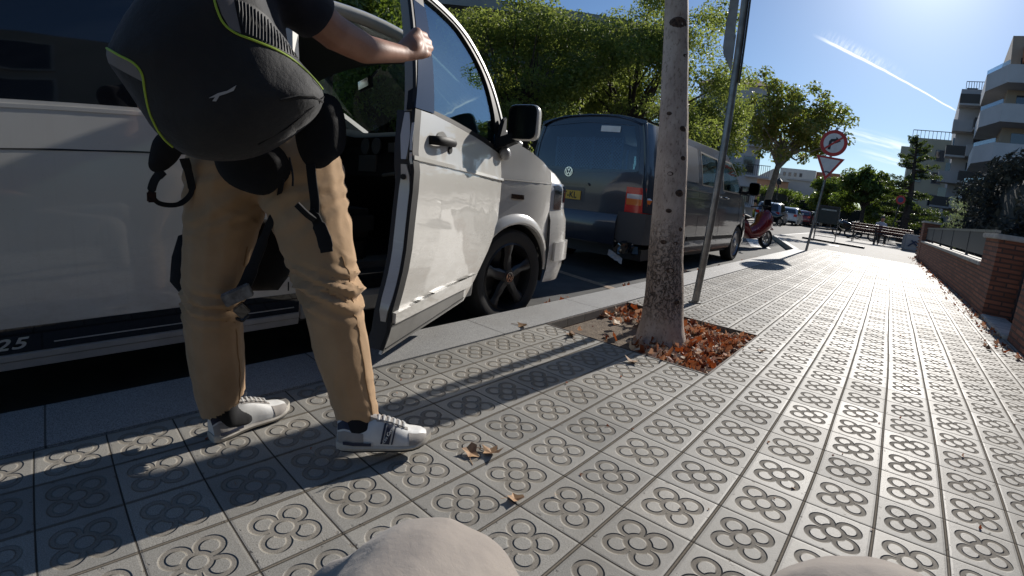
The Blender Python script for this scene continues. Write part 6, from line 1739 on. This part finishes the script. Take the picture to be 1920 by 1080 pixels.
        d += a2 * .013 * (ridge((w.z + .25 * w.y) * 85 + ph * 1.5) - .25)
        a3 = math.exp(-((w.z - .30) / .13) ** 2)
        d += a3 * .0018 * ridge((w.z * .35 + w.y * .9 + w.x * .6) * 70 + ph * 2)
        return c + n * d
    fused('trousers', parts, .0075, M['khaki'], root, folds, cuts=[(L(-.69, -.58, .088), Vector((.20, .32, -1)).normalized())] if False else [], smooth=4)
    tr = bpy.data.objects['trousers'] if 'trousers' in bpy.data.objects else None
    tr = [o for o in root.children if o.name.startswith('trousers')][0]
    bm = bmesh.new(); bm.from_mesh(tr.data)
    dl = []
    for v in bm.verts:
        w = v.co + O0
        lim = .082 if w.x > -.85 else .122
        if w.z < lim + (.035 * ((w.y + .58) if w.x > -.85 else (w.y + .88)) / .06): dl.append(v)
    bmesh.ops.delete(bm, geom=dl, context='VERTS'); bm.to_mesh(tr.data); bm.free()
    bpy.context.view_layer.update()
    tr.data.update()
    def snap_seam(pts):
        out = []
        for p in spline([L(*q) for q in pts], 7):
            ok, loc, nn, _ = tr.closest_point_on_mesh(p)
            if ok: out.append(loc + nn * .0004)
        mb = MB(); mb.tube(out, .0017, 5); mb.build('seam', M['seam'], tr)
    snap_seam([(-.665, -.642, .600), (-.66, -.632, .559), (-.655, -.623, .517), (-.657, -.627, .466), (-.649, -.612, .4), (-.643, -.602, .323), (-.634, -.587, .243), (-.625, -.572, .177), (-.619, -.563, .125)])
    snap_seam([(-.939, -.843, .616), (-.942, -.854, .512), (-.95, -.885, .438), (-.947, -.876, .359), (-.944, -.865, .26), (-.943, -.86, .175), (-.943, -.86, .105)])
    # socks and shoes
    for e, sh, yaw, zz in ((eR, L(-.688, -.652, .042), math.atan2(.218, .111), .04), (eL, L(-.985, -.925, .0), math.atan2(.267, -.05), 0)):
        ank = sh + Vector((math.cos(yaw) * .055, math.sin(yaw) * .055, .06))
        fused('sock', [('c', e + Vector((0, 0, .10)), .044, ank, .038), ('c', ank, .038, ank + Vector((math.cos(yaw) * .06, math.sin(yaw) * .06, -.02)), .03)], .008, M['sock'], root, smooth=2)
        shoe(root, sh, yaw, R(-2) if zz else R(2), 1 if zz else -1)
    tag(root, 'person in khaki trousers and a dark t-shirt holding the frame of the open van door', 'person')
    return root
M['seam'] = pbr('seam_thread', (.28, .165, .075), .9)
build_person()

# ------------------------------------------------------------------ rucksack carried on one side
def build_pack():
    C = Vector((-.689, -.914, .982)); N = Vector((.96, -.267, -.088)); X = Vector((.268, .963, 0)); Y = Vector((.085, -.024, .996))
    root = empty('rucksack', C)
    OUT = [(-0.045, 0.30), (-0.115, 0.25), (-0.178, 0.175), (-0.216, 0.113), (-0.238, 0.057), (-0.236, 0.031), (-0.214, -0.001), (-0.177, -0.057), (-0.149, -0.099), (-0.109, -0.134), (-0.069, -0.153), (-0.008, -0.158), (0.054, -0.147), (0.106, -0.121), (0.152, -0.084), (0.187, -0.049), (0.204, -0.012), (0.2, 0.017), (0.175, 0.048), (0.143, 0.077), (0.117, 0.11), (0.087, 0.146), (0.062, 0.2), (0.04, 0.26), (0.0, 0.30)]
    out = [tuple(p) for p in spline([Vector(p) for p in OUT + [OUT[0]]], 3)][:-1]
    seg = [(Vector(out[i]), Vector(out[(i + 1) % len(out)])) for i in range(len(out))]
    def dist(x, y):
        p = Vector((x, y)); m = 9
        for a, b in seg:
            d = b - a; t = max(0, min(1, (p - a).dot(d) / max(d.dot(d), 1e-9))); m = min(m, (p - a - d * t).length)
        return m
    Rr, T = .135, .105
    def height(x, y):
        d = min(dist(x, y), Rr); h = T * math.sqrt(max(0, 1 - (1 - d / Rr) ** 2)) if inside((x, y), out) else 0
        return h + .004 * noise.noise(Vector((x * 9, y * 9, 0)))
    def P(x, y, o=0):
        return X * x + Y * y + N * (height(x, y) + o)
    mb = MB(); panel(mb, out, [], lambda a, b: P(a, b), .016, 0, N)
    mb2 = MB(); panel(mb2, out, [], lambda a, b: X * a + Y * b - N * (.055 * math.sqrt(max(0, 1 - (1 - min(dist(a, b), .09) / .09) ** 2)) if inside((a, b), out) else 0), .03, 0, -N)
    mb.add(mb2.v, mb2.f)
    mb.build('shell', M['pack'], root)
    def surf(poly, o, mat, nm, th=.003, step=.012):
        mb = MB(); panel(mb, poly, [], lambda a, b: P(a, b, o), step, th, N); return mb.build(nm, mat, root)
    surf([(-0.236, 0.056), (-0.177, 0.027), (-0.163, 0.007), (-0.160, -0.006), (-0.199, 0.012), (-0.232, 0.029)], .002, M['reflective'], 'reflective_panel')
    surf([(-0.037, 0.171), (-0.002, 0.17), (0.006, 0.14), (0.017, 0.101), (-0.003, 0.106), (-0.020, 0.13)], .002, M['reflective'], 'reflective_panel')
    def pipe(pts, nm='piping'):
        mb = MB(); sp = spline([Vector(p) for p in pts], 6); mb.tube([P(p.x, p.y, .001) for p in sp], .0024, 6); mb.build(nm, M['lime'], root)
    pipe([(-0.236, 0.057), (-0.205, 0.041), (-0.176, 0.027), (-0.161, 0.008), (-0.157, -0.024), (-0.152, -0.059), (-0.14, -0.093), (-0.126, -0.117), (-0.112, -0.131)])
    pipe([(-0.041, 0.174), (-0.03, 0.14), (-0.016, 0.115), (0.007, 0.1), (0.045, 0.091), (0.091, 0.081), (0.132, 0.066), (0.169, 0.041), (0.197, 0.017)])
    # ribbed mesh panel: thin ribs
    ro = surf([(0.003, 0.168), (0.03, 0.166), (0.07, 0.149), (0.105, 0.12), (0.143, 0.081), (0.12, 0.077), (0.074, 0.089), (0.025, 0.100), (0.012, 0.13)], .001, M['rubber'], 'mesh_panel')
    mb = MB(); bw = (.168, .098)
    for i in range(19):
        x = .012 + i * .0068; top = float(np.interp(x, [.003, .03, .07, .105, .143], [.168, .166, .149, .12, .083])) - .003; bot = float(np.interp(x, [.012, .025, .074, .12, .143], [.13, .101, .090, .078, .079])) + .002
        if top - bot > .006: mb.tube([P(x, bot, .002), P((x + x - .002) / 2, (top + bot) / 2, .0035), P(x - .004, top, .002)], .0014, 4)
    mb.build('rib', M['rib'], ro, weld=False)
    surf([(-0.038, -0.029), (-0.021, -0.018), (-0.004, -0.012), (0.013, 0.0), (0.008, -0.011), (-0.006, -0.018), (-0.018, -0.023), (-0.024, -0.034), (-0.031, -0.034), (-.026, -.026)], .0015, M['decal_white'], 'logo', .001, .006)
    # base seam
    mb = MB(); mb.tube([P(.10, -.020, .001), P(.135, -.008, .001), (P(.17, -.004, .001)), P(.198, -.012, .001)], .0028, 5); mb.build('seam_tape', M['web'], root)
    for w, pts in enumerate((((0.20, 0.0), (.168, -.03), (.12, -.075), (.06, -.115)),)):
        mb = MB(); mb.tube([P(a, b, .0005) for a, b in pts], .0018, 5); mb.build('seam', M['web'], root)
    # hip belt wings, straps and buckles
    def W(*p): return Vector(p) - C
    def strap(pts, w, th, nm, mat='web', face=(.8, -.5, .1), widths=None):
        mb = MB(); sp = spline([W(*p) for p in pts], 6); fc = Vector(face).normalized(); rings = []
        for i, p in enumerate(sp):
            t = (sp[min(i + 1, len(sp) - 1)] - sp[max(i - 1, 0)]).normalized(); sd = t.cross(fc).normalized(); nn = sd.cross(t)
            ww = (widths[min(len(widths) - 1, int(i / (len(sp) - 1) * (len(widths) - 1) + .5))] if widths else w) / 2
            rings.append([p + sd * ww + nn * th, p + sd * ww * .9 + nn * th * 1.6, p - sd * ww * .9 + nn * th * 1.6, p - sd * ww + nn * th, p - sd * ww - nn * th, p + sd * ww - nn * th])
        mb.loft(rings); return mb.build(nm, M[mat], root)
    def pad(pts, th, nm, seed=0, mat='web'):
        """a soft pad from an outline of world points"""
        Q = [W(*p) for p in pts]; c = sum(Q, Vector()) / len(Q); ex = (Q[1] - Q[0])
        nn = Vector((.88, -.45, .05)).normalized(); ex = Vector((0, 0, 1)).cross(nn).normalized(); ey = nn.cross(ex)
        o2 = [((q - c).dot(ex), (q - c).dot(ey)) for q in Q]; sp = [tuple(p) for p in spline([Vector(a) for a in o2 + [o2[0]]], 4)][:-1]
        cz = [(q - c).dot(nn) for q in Q]
        sg = [(Vector(sp[i]), Vector(sp[(i + 1) % len(sp)])) for i in range(len(sp))]
        def dd(x, y):
            p = Vector((x, y)); m = 9
            for a, b in sg:
                d = b - a; t = max(0, min(1, (p - a).dot(d) / max(d.dot(d), 1e-9))); m = min(m, (p - a - d * t).length)
            return m
        def f(x, y):
            wsum = 0; zz = 0
            for (a, b), z in zip(o2, cz):
                q = 1 / ((x - a) ** 2 + (y - b) ** 2 + 1e-4); wsum += q; zz += q * z
            return c + ex * x + ey * y + nn * (zz / wsum + th * math.sqrt(min(1, dd(x, y) / .02)))
        mb = MB(); panel(mb, sp, [], f, .015, th * 1.2, nn); return mb.build(nm, M[mat], root)
    pad([(-.683, -.765, .905), (-.678, -.755, .855), (-.665, -.735, .822), (-.650, -.700, .822), (-.640, -.672, .86), (-.640, -.672, .93), (-.648, -.69, .975), (-.665, -.725, .975)], .014, 'hip_belt_wing')
    pad([(-.820, -.915, .850), (-.776, -.880, .862), (-.745, -.80, .860), (-.734, -.768, .82), (-.738, -.775, .775), (-.750, -.812, .748), (-.785, -.872, .765), (-.812, -.903, .800)], .014, 'hip_belt_wing')
    pad([(-.900, -1.005, .905), (-.905, -1.035, .87), (-.915, -1.045, .815), (-.915, -1.030, .795), (-.905, -.998, .805), (-.885, -.975, .85), (-.87, -.97, .90)], .012, 'hip_belt_wing')
    strap([(-.660, -.733, .835), (-.650, -.731, .788), (-.640, -.728, .74), (-.640, -.729, .705)], .022, .0015, 'strap', face=(.8, -.6, 0))
    strap([(-.640, -.736, .722), (-.634, -.722, .690), (-.622, -.712, .655), (-.618, -.706, .622)], .03, .002, 'strap', face=(.8, -.6, 0), widths=[.014, .024, .032, .034, .03])
    strap([(-.636, -.775, .735), (-.630, -.752, .712), (-.634, -.733, .700)], .014, .004, 'strap_keeper', face=(.8, -.6, 0))
    strap([(-.675, -.778, .84), (-.660, -.775, .80), (-.655, -.777, .775)], .004, .002, 'cord', face=(.8, -.6, 0))
    strap([(-.735, -.772, .79), (-.765, -.772, .722), (-.80, -.785, .659), (-.826, -.805, .586), (-.842, -.828, .52), (-.848, -.845, .485)], .022, .0015, 'strap', face=(.8, -.6, 0), widths=[.014, .012, .02, .028, .034, .036])
    strap([(-.905, -1.012, .80), (-.920, -1.030, .775), (-.930, -1.036, .742), (-.930, -1.018, .718), (-.922, -.975, .716), (-.914, -.945, .745), (-.905, -.950, .787), (-.89, -.965, .83)], .018, .0015, 'strap', face=(.8, -.5, .2), widths=[.026, .022, .012, .012, .014, .02, .024])
    # large ladder-lock buckle on the long strap
    mb = MB(); b0 = W(-.846, -.858, .478)
    mb.box(b0 + Vector((.012, 0, .008)), (.018, .078, .036), rot=(R(24), R(8), R(-20))); bo = mb.build('buckle', M['buckle'], root, smooth=False, bevel=.003)
    mb = MB(); mb.box(b0 + Vector((.004, .012, -.036)), (.018, .034, .034), rot=(R(40), R(8), R(-20))); mb.tube([b0 + Vector((.006, -.006, -.055)), b0 + Vector((.006, .012, -.066)), b0 + Vector((.006, .03, -.05))], .006, 6); mb.build('buckle_clip', M['gloss_black'], bo, bevel=.003)
    mb = MB(); mb.box(W(-.930, -1.037, .735), (.012, .022, .028), rot=(0, 0, 0)); mb.build('buckle', M['gloss_black'], root, bevel=.003)
    tag(root, 'black rucksack with lime green piping carried by the person at the van door', 'rucksack')
M['buckle'] = pbr('worn_buckle', (.20, .205, .21), .5, bump=.8, bs=160, c2=(.07, .07, .075), vs_=40)
build_pack()
# second black bag hanging between the legs
def hanging_bag():
    root = empty('hanging_bag', (-.965, -.72, .56)); C = Vector((-.965, -.72, .56))
    pts = [(-.95, -.70, .66), (-.935, -.665, .62), (-.932, -.655, .57), (-.938, -.662, .51), (-.955, -.70, .455), (-.985, -.80, .455), (-1.03, -.96, .445), (-1.055, -.985, .49), (-1.055, -.975, .56), (-1.05, -.955, .62), (-.985, -.78, .68)]
    Q = [Vector(p) - C for p in pts]; nn = Vector((.93, -.33, 0)).normalized(); ex = Vector((0, 0, 1)).cross(nn).normalized(); ey = Vector((0, 0, 1))
    o2 = [(q.dot(ex), q.dot(ey)) for q in Q]
    def f(x, y, s=1):
        d = min([((x - a) ** 2 + (y - b) ** 2) ** .5 for a, b in densify(o2, .02)]); return ex * x + ey * y + nn * s * (.03 * math.sqrt(min(1, d / .05)) + .003 * noise.noise(Vector((x * 20, y * 20, 0)))) 
    mb = MB(); panel(mb, o2, [], lambda a, b: f(a, b), .02, 0, nn); m2 = MB(); panel(m2, o2, [], lambda a, b: f(a, b, -1), .02, 0, -nn); mb.add(m2.v, m2.f)
    mb.build('pouch', M['web'], root)
    mb = MB(); mb.tube([Q[0], Q[0] + Vector((.01, .02, .06)), Q[0] + Vector((.03, .0, .12))], .008, 6); mb.build('strap', M['web'], root)
    tag(root, 'flat black bag hanging between the legs of the person at the van door', 'bag')
hanging_bag()

# ------------------------------------------------------------------ the seated person whose knees show at the lower edge
def seated():
    root = empty('person', (.50, -1.30, 0)); O0 = Vector((.50, -1.30, 0))
    def L(*p): return Vector(p) - O0
    k1, k2 = L(.148, -.988, .366), L(.512, -.885, .466)
    h1, h2 = L(.40, -1.40, .42), L(.62, -1.34, .42)
    f1, f2 = L(.16, -.93, .09), L(.60, -.80, .09)
    def fold(c, n):
        w = c + O0
        q = (w.x * .9 + w.y * .25 - .2 * w.z) * 95 + 4 * noise.noise(w * 7)
        return c + n * (.002 * noise.noise(w * 6) + .0022 * math.sin(q * 1.1) * max(0, noise.noise(w * 5 + Vector((3, 0, 0))) + .30))
    fused('body', [('c', h1 + Vector((.1, -.05, .05)), .12, h1 + Vector((.1, -.16, .20)), .12), ('c', h1, .075, k1, .055), ('c', h2, .075, k2, .055), ('c', k1, .05, f1, .035), ('c', k2, .05, f2, .035)], .014, M['skin'], root, smooth=2)
    fused('trousers', [('c', h1, .10, h2, .10), ('c', h1, .11, k1, .109), ('c', L(.10, -1.02, .40), .035, L(.062, -1.045, .395), .022), ('c', L(.062, -1.045, .395), .022, L(.064, -1.10, .36), .03), ('c', h2, .11, k2, .116), ('c', k1, .095, f1, .07), ('c', k2, .095, f2, .07)], .0085, M['stone'], root, fold, smooth=5)
    o2 = [(.0, 0)]
    fused('t_shirt', [('c', h1 + Vector((.1, -.05, .05)), .145, h1 + Vector((.1, -.16, .17)), .14)], .014, M['navy'], root, smooth=3)
    for f_ in (f1, f2): shoe(root, Vector((f_.x + .02, f_.y - .05, 0)), R(105), 0, 1)
    tag(root, 'seated person in stone coloured trousers, only the knees showing at the lower edge', 'person')
seated()
